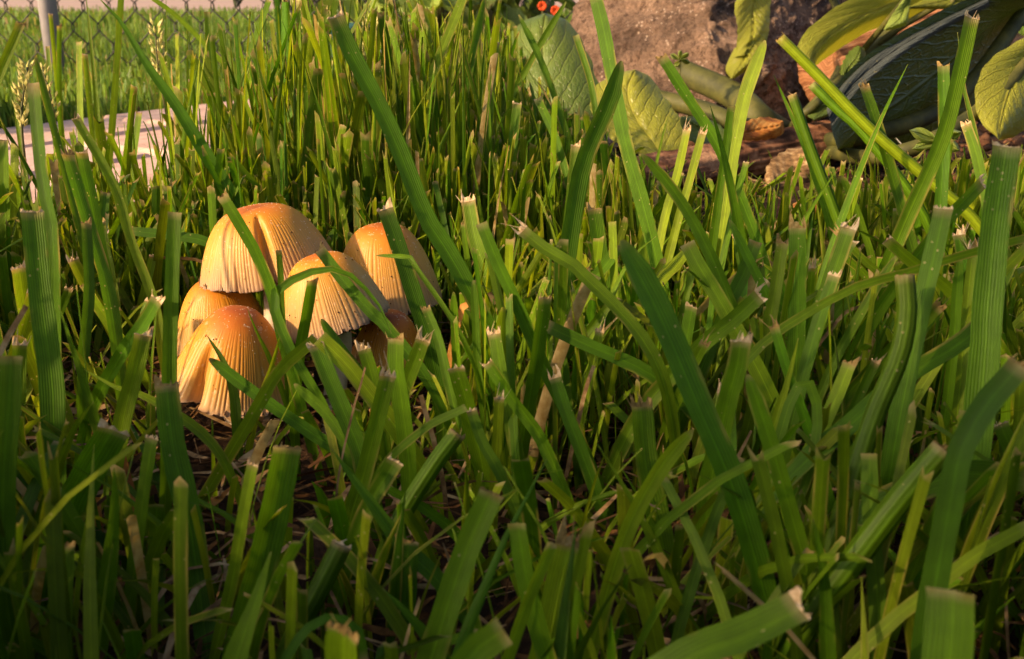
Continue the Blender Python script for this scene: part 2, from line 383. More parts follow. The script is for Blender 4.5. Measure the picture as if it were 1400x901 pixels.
# ================================================================== MUSHROOMS
def mushroom(cx, cy, d, H, Rr, roll, pitch, q, Np, clefts, foot, label, seed, gran=150, rag=1.0, flare=0, deep=0.0):
    rs = random.Random(seed); base = P(cx, cy, d)
    ft = P(*foot); ft.z = -.002
    e = empty('mushroom', (ft.x, ft.y, 0), label, 'mushroom', 'mushrooms clustered in the grass')
    rot = Matrix.Rotation(R_(roll), 3, 'Y') @ Matrix.Rotation(R_(pitch), 3, 'X')
    nth, nt_ = Np*5, 40
    ks = [(k, rs.uniform(0, 6.28), rs.uniform(.3, 1)/k) for k in range(2, 9)]
    jit = [rs.uniform(-1, 1) for _ in range(Np+1)]
    dep = [rs.uniform(.2, 1.5) for _ in range(Np+1)]
    spl = [rs.random() < .16 for _ in range(Np+1)]
    V, tone = [], []
    def surf(t, th, inner=0.0, pleat=True):
        r = Rr*math.sin(t*math.pi/2); z = H*(1-(r/Rr)**q)
        low = sum(a*math.sin(k*th+p) for k, p, a in ks)
        r *= 1+.035*low*t*t + flare*t**6
        z += .0009*low*t**3*rag
        # pleats
        ph = (th/(2*math.pi)*Np+.55*math.sin(7*th+ks[0][1])+.4*math.sin(13*th+ks[1][1])) % Np; i = int(ph); fr = ph-i
        gr = abs(fr-.5)*2; gr = gr**3
        on = max(0, min(1, (t-.26)/.5))
        dr = 0
        if pleat: dr = -.00030*on*gr*dep[i]
        else: dr = -.0006*on*abs(fr-.5)
        g = gr*on*dep[i]
        ct = 0
        for (t0, w_, D, t1) in clefts:
            dth = (th-R_(t0)+math.pi) % (2*math.pi)-math.pi
            c = math.exp(-(dth/R_(w_))**2)*max(0, min(1, (t-t1)/(1-t1)))**.8
            dr -= D*c; ct = max(ct, c)
        r += dr-inner*(.4+.6*t)
        z -= inner*(1-t)*.9
        if t > .88 and not inner:
            z += rag*(.00028*jit[i]+(.0016 if spl[i] and gr > .3 else 0))*(t-.88)/.12
        return Vector((r*math.cos(th), r*math.sin(th), z)), g
    for i in range(nt_+1):
        t = max(i/nt_, .004)
        for j in range(nth):
            v, g = surf(t, 2*math.pi*j/nth); V.append(base+rot@v); tone.append((t, min(1, g), deep))
    cap_o = mk('cap', V, grid_faces(nt_+1, nth, True)+[tuple(range(nth))[::-1]], M['cap'], e, tone=tone)
    V = []; n2 = Np*2
    for i in range(15):
        t = .12+.87*i/14
        for j in range(n2):
            v, g = surf(t, 2*math.pi*j/n2, .0013 if i < 14 else .00025, False)
            v.z -= .0006 if i < 14 else 0
            if j % 2: v.z -= .0016*math.sin(math.pi*i/14)
            V.append(base+rot@v)
    mk('gills', V, grid_faces(15, n2, True), M['gill'], cap_o, smooth=False)
    top = base+rot@Vector((0, 0, H*.80)); mid = base+rot@Vector((0, 0, -.004))
    V, f = tube(spline([ft, (ft*.45+mid*.55)+Vector((rs.uniform(-.001, .001), 0, -.001)), mid, top], 18), np.linspace(.0033, .0021, 18), 14); mk('stem', V, f, M['stem'], e)
    def specks(name, n, size, lo, hi, mat):
        V, f = [], []
        for _ in range(n):
            t = lo+(hi-lo)*rs.random()**.8; th = rs.uniform(0, 2*math.pi); v, g = surf(t, th); v2, _g = surf(t+.02, th)
            p = base+rot@v; s_ = size*rs.uniform(.5, 1.3); k = len(V)
            for a in ((1, 0, 0), (-1, 0, 0), (0, 1, 0), (0, -1, 0), (0, 0, 1), (0, 0, -1)): V.append(p+Vector(a)*s_)
            for a, b_, c in ((0, 2, 4), (2, 1, 4), (1, 3, 4), (3, 0, 4), (2, 0, 5), (1, 2, 5), (3, 1, 5), (0, 3, 5)): f.append((k+a, k+b_, k+c))
        tag(mk(name, V, f, mat, cap_o), kind='stuff')
    specks('granules', gran, .00011, .05, .72, M['granule'])
    specks('dirt_specks', 48, .00023, .25, .98, M['dirt'])
    return e
mush = [
 dict(cx=367, cy=371, d=.283, H=.0187, Rr=.0190, roll=-8, pitch=0, q=3.3, Np=116, clefts=[(-72, 5.5, .0062, .26), (-118, 1.6, .0007, .72), (-103, 1.4, .0007, .7)], foot=(385, 560, .268), seed=3,
      label='tallest broad orange mushroom with a deep fold down its cap front', gran=260, rag=1.2),
 dict(cx=308, cy=470, d=.288, H=.0195, Rr=.0143, roll=-4, pitch=0, q=2.9, Np=84, clefts=[], foot=(345, 566, .270), seed=5,
      label='orange mushroom half hidden under the tallest cap, beside the split cap', gran=110),
 dict(cx=317, cy=530, d=.254, H=.0214, Rr=.0154, roll=10, pitch=-1, q=2.45, Np=84, clefts=[(-112, 7, .0050, .42)], foot=(350, 590, .255), seed=8,
      label='low deep orange conical mushroom split open at its front', deep=.1, gran=240, flare=.15),
 dict(cx=461, cy=438, d=.264, H=.0182, Rr=.0143, roll=-14, pitch=1, q=3.2, Np=84, clefts=[(-40, 3, .0006, .8)], foot=(455, 575, .262), seed=12,
      label='pale striped mushroom with a grass blade arching across its cap', deep=-.06, gran=200),
 dict(cx=531, cy=412, d=.298, H=.0233, Rr=.0163, roll=-4, pitch=1, q=3.2, Np=92, clefts=[], foot=(500, 540, .285), seed=17,
      label='tall bell shaped orange mushroom standing behind a dark slanting blade', gran=160),
 dict(cx=530, cy=489, d=.276, H=.0135, Rr=.0100, roll=6, pitch=0, q=3.0, Np=64, clefts=[], foot=(520, 566, .270), seed=21,
      label='smallest brown mushroom tucked under the pale striped cap', deep=.25, gran=90),
]
for m_ in mush: mushroom(**m_)

# ================================================================== GRASS BLADES (the ones that can be picked apart)
def blade(pts, wpx, d, style='cut', yel=.25, val=1.0, dry=0.0, label=None, group=None, grow=True, name='grass_blade', seed=0):
    rs = random.Random(seed*7+int(pts[0][0]*13+pts[0][1])); n = len(pts)
    if not isinstance(d, tuple): d = (d*(1+rs.uniform(-.03, .02)), d)
    # distances along the trace
    L = [0.0]
    for i in range(n-1): L.append(L[-1]+math.hypot(pts[i+1][0]-pts[i][0], pts[i+1][1]-pts[i][1]))
    W3 = [P(x, y, min(d[0]+(d[1]-d[0])*l/L[-1], .975*tg(y)-.001 if tg(y) < 5 else 9)) for (x, y), l in zip(pts, L)]
    dm = .5*(d[0]+d[1]); wm = wpx*dm/F
    if grow:
        B = W3[-1]; T = (B-W3[-2]).normalized()
        if B.z > .002:
            hz = Vector((T.x, T.y, 0)); k = min(hz.length/max(-T.z, .25), .8)
            if hz.length > 1e-6: hz.normalize()
            G = Vector((B.x, B.y, 0))+hz*k*B.z*.7+Vector((rs.uniform(-.1, .1)*B.z, rs.uniform(-.1, .15)*B.z, 0)); G.z = -.003
            mid = B+T*(.4*(G-B).length); mid = mid.lerp(B.lerp(G, .5), .45); mid.z = max(mid.z, .15*B.z)
            W3 = W3+[mid, G]
        else:
            G = B.copy(); G.z = -.003; W3[-1] = G
    org = W3[-1] if grow else W3[len(W3)//2]
    org = Vector((org.x, org.y, 0 if grow else org.z))
    N = 22; TV = np.append(np.linspace(0, .975, N-2), [.988, 1.0]); c = spline(W3[::-1], N, TV)                      # base -> tip
    T = np.gradient(c, axis=0); T /= np.linalg.norm(T, axis=1)[:, None]
    tc = np.array((0, 0, CAMH))-c; tc /= np.linalg.norm(tc, axis=1)[:, None]
    yaw0 = rs.uniform(-.7, .7); yaw1 = yaw0*.5+rs.uniform(-.6, .6)
    if style == 'stem':
        V, f = tube(c, wm/2*np.linspace(1.1, .95, N), 10); k = 10
        cols = np.zeros((len(V), 3)); tt = np.repeat(TV, k)
        uv = np.stack([np.tile(np.linspace(0, 1, k), N), tt], 1)
    else:
        V, cols, uv, f = [], [], [], []
        k = 5; S5 = (-1, -.5, 0, .5, 1)
        for i in range(N):
            t = TV[i]; nn = tc[i]-T[i]*np.dot(tc[i], T[i]); nn /= np.linalg.norm(nn)+1e-9
            s_ = np.cross(T[i], nn); yw = yaw0+(yaw1-yaw0)*t
            side = s_*math.cos(yw)+nn*math.sin(yw); nr = nn*math.cos(yw)-s_*math.sin(yw)
            ww = wm/2/max(.75, math.cos(yw))*(.72+.28*min(1, t/.45))
            if style == 'point': ww *= max(.03, min(1, (1-t)/.42))**.75
            elif style == 'round': ww *= math.sqrt(max(.02, 1-max(0, (t-.88)/.12)**2))
            else: ww *= 1-.10*max(0, (t-.5)/.5)
            for s5 in S5:
                ed = 1+.03*math.sin(i*1.7+s5*3)+rs.uniform(-.012, .012)
                V.append(c[i]+side*ww*s5*ed-nr*ww*.26*(1-abs(s5))*(1.0 if style != 'flat' else .2)); uv.append((s5/2+.5, t))
        f = grid_faces(N, k)
        cols = np.zeros((len(V), 3)); tt = np.repeat(TV, k)
    cols[:, 0] = yel+.25*np.clip(.35-tt, 0, 1); cols[:, 1] = val
    tipdry = {'cut': .9, 'stem': .9, 'fray': .95, 'point': .5, 'round': .75, 'flat': .5}[style]
    cols[:, 2] = np.clip(dry+np.clip((tt-.972)/.028, 0, 1)**1.3*tipdry*rs.uniform(.5, 1), 0, 1)
    o = mk(name, V, f, M['grass'] if dry < .9 else M['straw'], origin=org, uv=uv, tone=cols)
    tag(o, label, 'grass blade' if name == 'grass_blade' else 'straw', group)
    if style in ('fray', 'stem') or (style in ('cut', 'flat') and rs.random() < .72):
        a, b = np.array(V[-k]), np.array(V[-1])
        if style == 'stem':
            a = c[-1]-np.cross(T[-1], tc[-1])*wm*.48; b = c[-1]+np.cross(T[-1], tc[-1])*wm*.48
        m = 9; tv, tf = [], []; ln = (.0011 if style == 'fray' else .00035)*rs.uniform(.5, 1.4)
        slope = rs.choice((-1, 1))*rs.uniform(0, 1.3)**1.5 if style != 'stem' else 0
        keel = np.array(V[-3])-(a+b)/2 if style != 'stem' else np.zeros(3)
        for i in range(m):
            q = i/(m-1); bse = a+(b-a)*q+keel*(1-abs(2*q-1)); tv.append(bse)
            h = ln*rs.uniform(.15, 1.0)*(1+(1.5 if i % 3 == 1 else 0))+max(0, slope*(q-.5))*wm*.8
            tv.append(bse+T[-1]*h+tc[-1]*rs.uniform(-.0004, .0004)+(b-a)*rs.uniform(-.05, .05))
        for i in range(m-1): tf.append((2*i, 2*i+2, 2*i+3, 2*i+1))
        for _ in range(3 if style == 'fray' else 1):
            q = rs.random(); bse = a+(b-a)*q; L_ = ln*rs.uniform(1.5, 3.6); dv = T[-1]+(b-a)/(np.linalg.norm(b-a)+1e-9)*rs.uniform(-.7, .7)+tc[-1]*rs.uniform(-.3, .3)
            kk = len(tv); wv = (b-a)*.035; tv += [bse-wv, bse+wv, bse+dv*L_+wv*.3, bse+dv*L_-wv*.3]; tf.append((kk, kk+1, kk+2, kk+3))
        mk('cut_tip', tv, tf, M['tip'] if rs.random() < .55 else M['tip_b'], o, smooth=False)
    return o

# (points tip->base in photo pixels, width px, distance, style, yellow, value, label)
BL = [
# --- right front, large
([(850,328),(900,420),(960,560),(1010,680),(1050,820)],36,.155,'round',.12,.95,'very long wide green blade leaning left with a blunt brown tip'),
([(947,588),(900,647),(853,740),(812,880)],22,.155,'round',.75,1.1,'curved yellow green blade leaning right, with a rounded tan tip'),
([(878,556),(886,640),(908,745)],32,.19,'fray',.3,1.0,'wide short blade with a white split tip beside the long leaning blade'),
([(706,716),(720,800),(745,892)],27,.138,'cut',.2,.9,'narrow upright blade in front of the pale striped cut blade'),
([(781,748),(765,815),(748,900)],50,.142,'fray',.7,1.15,'broad pale striped blade torn into two pale points'),
([(672,675),(637,755),(600,865)],38,.142,'cut',.35,1.05,'wide yellow edged blade leaning right with a square mown end'),
([(453,613),(500,677),(550,745),(597,790),(655,868)],23,.168,'point',.15,.95,'smooth pointed green blade leaning left over the dark gap'),
([(530,515),(517,570),(500,640),(480,705)],24,.188,'fray',.35,1.0,'stout blade below the small brown cap ending in pale fibres'),
([(540,632),(505,690),(485,740)],26,.172,'cut',.2,.8,None),
([(467,745),(437,805),(413,850)],31,.155,'stem',.25,.6,'thick dark green cut stalk slanting up to the right'),
([(393,613),(378,690),(355,790),(330,870)],42,.158,'cut',.22,1.0,'broad double ribbed blade with a straight mown end below the split cap'),
([(345,637),(333,700),(318,790),(297,880)],17,.162,'cut',.5,1.05,None),
([(370,755),(350,820),(322,900)],40,.128,'point',.45,1.1,'broad pale pointed blade rising from the bottom edge'),
([(228,527),(237,610),(255,690),(273,800),(285,900)],35,.172,'cut',.15,.9,'wide green blade with a notched mown top left of the split cap'),
([(239,290),(236,360),(233,450),(231,540)],20,.205,'cut',.18,1.0,'straight upright blade standing just left of the mushroom cluster'),
([(155,590),(125,640),(93,705)],46,.172,'cut',.1,.85,'very wide bluish blade with nicked surface and square end'),
([(-20,622),(43,670),(83,702),(140,745)],28,.19,'flat',.05,.6,None),
([(66,657),(45,735),(20,872)],14,.178,'point',.3,.9,None),
([(156,640),(155,720),(135,895)],24,.158,'point',.25,.95,None),
([(207,600),(195,680),(180,800),(170,892)],18,.168,'cut',.3,.9,None),
([(90,747),(87,820),(84,895)],25,.15,'cut',.3,.85,None),
([(72,757),(72,820),(73,895)],9,.142,'point',.3,1.0,None),
([(213,690),(214,760),(212,850)],24,.185,'cut',.15,.75,None),
([(432,463),(382,507),(350,560),(277,683),(238,750)],18,.205,'flat',.45,1.0,'long blade bent sharply at a pale crease beside the mushrooms'),
([(437,462),(462,486),(486,513)],25,.203,'flat',.8,1.3,None),
([(286,490),(322,518),(367,551),(433,597),(475,625)],17,.212,'round',.08,.85,'dark blunt blade lying across the base of the split cap'),
([(282,457),(307,497),(320,540),(323,575)],14,.232,'point',.15,.8,None),
([(338,422),(353,458),(368,489)],8,.236,'point',.3,1.0,None),
([(384,455),(372,500),(357,545)],11,.23,'point',.7,1.1,None),
([(304,268),(329,309),(351,349),(371,398),(380,435)],17,.225,'cut',.15,.85,'dark green blade crossing the tallest cap from its upper left'),
([(535,456),(522,423),(495,390),(470,371),(440,368),(410,378),(384,392),(373,408),(378,432),(395,473),(413,506),(440,551),(458,590)],14,.222,'point',.15,1.0,'long blade arching like a hoop over the pale striped cap'),
([(437,341),(469,383),(504,423),(533,452)],17,.228,'cut',.12,.85,None),
([(427,385),(420,428),(412,470)],16,.228,'cut',.15,.95,None),
([(381,342),(384,382),(386,437),(392,500)],9,.24,'cut',.2,.9,None),
([(527,286),(544,334),(562,390),(580,445),(588,475)],24,.232,'cut',.08,.6,'dark slanting blade crossing the bell shaped cap'),
([(582,421),(598,461),(606,492)],14,.225,'cut',.2,.95,None),
([(620,399),(622,457),(624,505)],11,.228,'round',.25,1.0,None),
([(647,383),(650,433),(653,500),(660,555)],11,.225,'round',.2,.95,None),
([(541,464),(541,505),(546,535)],24,.198,'fray',.25,1.05,'short square stub of blade in front of the smallest mushroom'),
([(578,466),(558,518)],22,.208,'fray',.3,.85,None),
([(498,478),(512,528)],20,.212,'fray',.3,1.0,None),
([(439,436),(463,474),(498,518),(516,542)],16,.215,'round',.15,.9,None),
([(432,472),(456,530),(490,612),(497,645)],25,.2,'cut',.15,.95,None),
([(402,525),(445,565),(475,610)],14,.21,'round',.2,.9,None),
([(624,505),(640,562)],25,.2,'cut',.3,1.05,None),
([(667,497),(700,547),(733,590),(752,628)],18,.198,'cut',.2,.95,None),
([(645,562),(660,605),(685,650)],16,.19,'cut',.25,.9,None),
([(637,557),(575,590)],12,.19,'flat',.3,1.0,None),
([(625,593),(590,640)],25,.182,'stem',.25,.75,None),
([(658,305),(680,360),(710,423),(743,500),(787,590)],18,.212,'cut',.15,.9,'long thin blade slanting down to the right beside the tall seed stalks'),
([(640,275),(650,330),(664,372)],22,.285,'fray',.4,1.0,'blade with a torn brown fold near its top'),
([(747,445),(800,470),(853,493),(900,520)],20,.212,'cut',.12,.75,'dark blade lying almost flat across the clearing'),
([(837,303),(840,383),(847,465)],12,.25,'cut',.6,1.05,None),
([(813,286),(821,347),(826,398)],22,.262,'cut',.2,.95,None),
([(764,330),(766,470),(778,560),(785,600)],15,.225,'round',.2,.95,None),
([(897,323),(860,357),(827,427),(805,470)],12,.24,'point',.4,1.0,None),
([(877,210),(907,243),(940,290),(973,353),(1000,417),(1015,455)],16,.222,'round',.25,.85,'long brown tipped blade leaning left in front of the pale pair'),
([(997,300),(1040,387),(1067,443),(1097,508)],13,.22,'round',.15,.9,None),
([(950,355),(935,420),(926,462)],10,.25,'fray',.4,1.0,None),
([(945,420),(935,480)],18,.215,'cut',.2,.85,None),
([(962,472),(945,505)],15,.205,'fray',.4,1.0,None),
([(913,160),(905,190)],5,.42,'point',.4,1.0,None),
([(1013,468),(1008,500),(992,560)],30,.168,'fray',.3,1.0,'bulging blade end with a pale torn rim'),
([(1022,512),(1045,580),(1075,680),(1110,808)],23,.16,'round',.25,.95,'long narrow blade leaning left below the bulging end'),
([(1085,700),(1108,640),(1118,565),(1103,520),(1082,545),(1065,600)],14,.185,'flat',.3,1.0,None),
([(1090,312),(1090,400),(1087,505)],25,.218,'fray',.18,.9,'upright blade with a ragged square top among the right hand grass'),
([(1110,367),(1106,415)],10,.24,'fray',.45,1.1,None),
([(1140,377),(1115,450),(1098,515)],18,.205,'cut',.2,.9,None),
([(1038,405),(1000,440),(958,474)],23,.21,'fray',.35,1.0,'short wide blade lying to the left with fibrous pale end'),
([(1160,312),(1140,370),(1120,432)],24,.215,'fray',.3,1.0,None),
([(1405,325),(1330,345),(1250,370),(1138,408)],13,.195,'flat',.4,.95,'thin blade stretching flat across the right hand stalks'),
([(1405,337),(1365,378),(1333,420),(1308,455)],15,.2,'flat',.75,1.1,None),
([(1331,342),(1325,400),(1320,455)],15,.205,'fray',.6,1.05,None),
([(1313,350),(1308,410),(1304,470)],14,.2,'round',.2,.95,None),
([(1237,377),(1240,430),(1228,490),(1195,570),(1158,685)],28,.17,'stem',.35,.65,'thick dark forked stalk rising on the right'),
([(1290,285),(1272,365),(1255,440)],27,.178,'cut',.18,.85,None),
([(1350,434),(1310,470),(1230,520),(1150,590),(1105,625)],26,.182,'cut',.2,.85,'wide blade sweeping down to the left from a ragged end'),
([(1395,499),(1352,548),(1315,612),(1298,690)],36,.128,'cut',.1,.55,'broad out of focus blade leaning in from the right side'),  # value lowered to stand in for the shade on this blade
([(1290,614),(1245,665),(1203,718)],36,.148,'stem',.25,.7,'thick blurred stalk with a pale cut end on the right'),
([(1188,620),(1190,700),(1198,800),(1203,892)],24,.15,'cut',.25,.75,'straight dark upright blade with a small brown square top'),
([(1112,710),(1127,790),(1132,897)],22,.145,'point',.15,.8,None),
([(1405,720),(1333,760),(1270,810),(1215,853)],20,.138,'flat',.65,.95,None),
([(1299,808),(1298,850),(1294,902)],68,.102,'cut',.25,.85,'very close blurred blade end, wide with a whitish top'),
([(1092,828),(1010,868),(925,905)],52,.112,'cut',.3,.75,'close blurred blade lying to the left with a notched end'),
([(690,862),(660,885),(640,905)],46,.112,'cut',.35,.9,'close wide blade end leaning right at the bottom'),
([(524,805),(560,842),(600,892)],23,.145,'point',.1,.75,None),
([(557,742),(552,820),(548,900)],35,.165,'cut',.08,.7,None),
([(497,900),(492,866),(462,845),(425,855),(388,905)],14,.13,'flat',.1,.85,'small blade curled over like an arch at the bottom'),
([(467,868),(466,905)],46,.118,'fray',.45,1.1,'wide pale cut stub under the little arch'),
([(1405,655),(1340,648),(1285,655)],40,.165,'flat',.15,.6,None),
([(115,505),(160,530),(212,549)],14,.2,'point',.45,.95,None),
([(128,549),(112,570),(96,598)],15,.185,'point',.4,.9,None),
([(15,487),(12,560),(5,660)],32,.15,'cut',.2,.8,'blurred wide blade at the left side with a tan top'),
([(118,305),(122,400),(114,492)],15,.23,'cut',.15,.7,None),
([(80,417),(107,500),(128,570)],13,.205,'point',.2,.85,None),
([(44,290),(55,400),(70,520),(73,605)],32,.198,'cut',.12,.9,'wide soft blade with a tan tip, left of the straight upright blade'),
([(45,113),(58,250),(72,330),(74,600),(57,900)],17,.205,'cut',.15,.95,'tall narrow blade with a pale edge rising over the brick path'),
([(93,211),(107,258),(124,316),(146,387),(160,470),(168,560)],18,.245,'fray',.12,1.0,'bluish blade with a white shredded tip'),
([(112,209),(125,270),(135,325)],17,.27,'cut',.1,.8,None),
([(104,162),(155,251),(178,325),(212,417),(222,485)],13,.25,'cut',.45,1.05,'long yellow green blade leaning left above the straight upright blade'),
([(48,77),(80,200),(104,295),(120,360)],10,.3,'round',.3,.9,None),
([(28,33),(0,100),(-20,160)],13,.3,'cut',.6,1.05,None),
([(13,80),(25,175),(40,278)],7,.42,'point',.35,1.0,None),
([(4,192),(6,295),(8,360)],14,.31,'cut',.35,1.0,None),
([(144,263),(138,330)],14,.31,'cut',.15,.95,None),
([(166,-10),(160,85),(150,215)],9,.45,'flat',.45,1.15,None),
([(117,-10),(127,85),(137,195)],7,.45,'point',.4,1.0,None),
([(65,63),(71,145)],6,.5,'cut',.3,1.0,None),([(69,20),(78,112)],6,.52,'cut',.55,1.1,None),
([(81,36),(81,115)],7,.5,'cut',.25,.9,None),([(108,57),(109,125)],8,.48,'cut',.55,1.05,None),
([(116,75),(128,195)],8,.45,'cut',.45,1.05,None),
([(133,-5),(167,32),(200,87),(240,143),(283,213),(330,285)],18,.33,'point',.1,1.05,'long arching blade curving over the path behind the tallest cap'),
([(205,-5),(250,30),(333,117),(350,150)],7,.5,'flat',.4,1.0,None),
([(242,47),(243,140)],6,.5,'cut',.9,1.15,None),([(283,16),(290,100),(312,185)],9,.45,'cut',.25,.95,None),
([(257,15),(257,115)],4,.55,'point',.3,.9,None),([(227,-8),(227,115)],5,.55,'point',.3,.9,None),
([(183,118),(177,180),(168,250)],9,.42,'cut',.4,1.05,None),([(190,155),(183,210),(178,265)],9,.4,'cut',.4,1.0,None),
([(216,214),(211,260),(205,305)],10,.36,'point',.55,1.0,None),([(262,113),(245,190),(225,275)],10,.4,'cut',.35,1.0,None),
([(337,148),(328,185),(318,225)],10,.4,'cut',.35,1.0,None),([(345,92),(338,125),(330,165)],7,.45,'fray',.5,1.1,None),
([(180,316),(235,322),(292,334)],14,.3,'flat',.1,.75,None),
([(459,23),(483,77),(517,140),(550,213),(583,297),(617,350),(650,412)],25,.235,'cut',.12,.95,'widest tall blade slanting from upper left to right of the cluster'),
([(636,-10),(590,107),(580,167),(570,267),(567,330)],14,.37,'flat',.6,1.1,'pale kinked stalk bent halfway up among the tall grass'),
([(663,-5),(645,80),(628,170),(613,262)],11,.38,'round',.2,1.05,None),
([(677,57),(672,100),(667,160),(662,228)],15,.36,'cut',.35,1.05,None),([(662,222),(662,290),(662,380)],6,.36,'stem',.5,1.0,None),
([(707,142),(702,190),(698,240)],14,.35,'cut',.2,1.0,None),([(697,232),(697,310),(694,395)],10,.35,'stem',.5,.9,None),
([(690,228),(680,200),(688,160)],5,.35,'point',.4,1.0,None),
([(438,134),(447,207),(457,305)],13,.4,'cut',.2,.95,None),([(449,14),(420,75),(395,130)],11,.42,'cut',.45,1.05,None),
([(461,-5),(435,90),(418,165)],10,.42,'flat',.45,1.0,None),([(482,110),(482,200),(482,290)],8,.4,'round',.6,1.15,None),
([(421,113),(385,175),(350,242)],9,.38,'round',.15,1.0,None),([(383,196),(405,250),(432,298)],10,.36,'point',.25,.9,None),
([(432,207),(420,255),(408,310)],12,.35,'cut',.5,1.05,None),([(503,178),(470,210),(430,255)],9,.36,'cut',.6,1.05,None),
([(515,256),(490,282),(465,310)],14,.335,'cut',.2,.8,None),
([(774,2),(734,69),(680,168)],9,.42,'round',.35,1.0,None),([(709,20),(740,84),(766,155)],9,.4,'round',.2,.9,None),
([(813,-10),(827,50),(838,110),(856,200),(884,300)],20,.27,'flat',.18,.9,'broad bluish blade rising out of the top in front of the rock'),
([(850,83),(833,140),(800,217),(785,290),(770,400),(765,470)],24,.24,'round',.15,.8,'broad dark blade with a brown pointed tip before the yellow leaf'),
([(787,200),(779,280),(769,370),(764,430)],14,.25,'cut',.35,1.0,None),
([(735,135),(758,185),(776,245)],12,.34,'cut',.2,1.0,None),([(787,48),(807,110),(818,170)],10,.36,'cut',.25,1.0,None),
([(905,78),(940,133),(977,190),(1000,240)],16,.32,'cut',.15,1.05,'bright green blade leaning left before the thick green stems'),
([(1046,55),(1020,125),(1004,195),(995,255)],19,.32,'round',.75,1.0,'yellowish folded blade standing up before the rock'),
([(939,178),(927,233),(910,293),(893,373),(872,462)],12,.29,'fray',.9,1.15,'left one of a pale yellow pair of cut blades'),
([(960,183),(942,250),(926,305)],12,.3,'fray',.85,1.05,'right one of a pale yellow pair of cut blades'),
([(971,144),(989,209),(1006,290)],14,.3,'point',.2,1.05,None),([(1000,145),(993,200),(980,292)],12,.31,'cut',.2,.95,None),
([(1058,103),(1080,153),(1110,225)],12,.32,'point',.2,1.05,None),
([(1083,130),(1110,207),(1138,280)],14,.31,'stem',.25,.8,None),
([(1067,52),(1120,105),(1190,177),(1283,257),(1335,305)],15,.3,'stem',.85,1.1,'long straight yellow stalk leaning left before the dark leaf'),
([(1110,116),(1145,150),(1185,188)],13,.315,'stem',.2,1.1,None),
([(1241,88),(1200,173),(1153,293)],10,.29,'point',.2,1.05,'slender pointed blade leaning right before the dark leaf'),
([(1182,118),(1200,170),(1230,272)],15,.3,'fray',.25,.8,None),
([(1290,90),(1291,180),(1286,285)],17,.28,'cut',.12,1.0,'bluish upright square cut blade before the dark leaf'),
([(1329,24),(1310,110),(1287,195),(1240,300)],21,.272,'fray',.3,1.1,'tall blade with hairy torn top before the dark leaf'),
([(1309,44),(1318,120),(1332,180)],10,.31,'point',.3,.95,None),([(1321,170),(1340,235)],15,.26,'fray',.3,.95,None),
([(1343,250),(1310,285),(1278,320)],18,.22,'fray',.25,1.0,None),
([(1377,200),(1362,300),(1350,420),(1346,485)],40,.17,'cut',.2,.95,'broad upright blade with pale notched top at the right side'),
([(1112,290),(1105,335)],10,.3,'point',.2,1.0,None),([(1145,230),(1105,292)],9,.3,'point',.3,1.1,None),
([(1175,245),(1160,300)],9,.31,'cut',.5,1.1,None),([(1020,222),(1000,300)],9,.31,'cut',.25,1.0,None),
([(1165,330),(1140,372)],16,.24,'cut',.3,1.0,None),([(1225,350),(1170,440)],13,.215,'round',.3,.9,None),
([(570,367),(556,352),(514,349)][::-1],7,.224,'round',.3,1.05,None),
]
SH = {'cut': ('mown green grass blade with a plain square cut tip', 'square cut grass blades'),
      'fray': ('grass blade with a torn fibrous pale tip', 'torn tipped grass blades'),
      'point': ('unmown green grass blade tapering to a fine point', 'pointed grass blades'),
      'round': ('smooth green grass blade with a blunt rounded tip', 'blunt grass blades'),
      'flat': ('flat grass blade bent over or running out of sight', 'bent grass blades'),
      'stem': ('round hollow grass stalk cut off at the top', 'cut grass stalks')}
def where(x, y):
    if x < 360 and y < 130: return 'before the chain link fence'
    if x < 235 and y < 330: return 'over the brick path'
    if x < 235: return 'left of the cluster' if y < 560 else 'in shade left of the split cap'
    if x < 620 and y < 270: return 'in the tall grass behind the caps'
    if x < 620 and y < 460: return 'in front of the mushroom caps'
    if x < 620: return 'below the mushroom cluster'
    if y < 260: return 'before the scalloped leaf' if x < 870 else 'before the rock and thick stems' if x < 1120 else 'before the big dark leaf'
    if x < 900: return 'in the clearing beside the cluster'
    return 'among the stubble before the planting bed' if y < 600 else 'in the shaded foreground stubble'
for i, (pts, wp, d, st, ye, va, lb) in enumerate(BL):
    if not lb:
        wm = wp*d/1.374; size = 'thin' if wm < 2.2 else 'broad' if wm > 3.8 else 'narrow'
        col = 'yellow green' if ye > .42 else 'dark green' if va < .82 else 'bluish green' if ye < .13 else 'green'
        end = {'cut': 'blade with square mown tip', 'fray': 'blade with torn pale tip', 'point': 'pointed blade', 'round': 'blade with blunt tip', 'flat': 'bent limp blade', 'stem': 'cut stalk'}[st]
        lb = size+' '+col+' '+end+' '+where(*pts[0])
    blade(pts, wp, d, st, ye, va, label=lb, group='grass blades picked out of the lawn', seed=i)
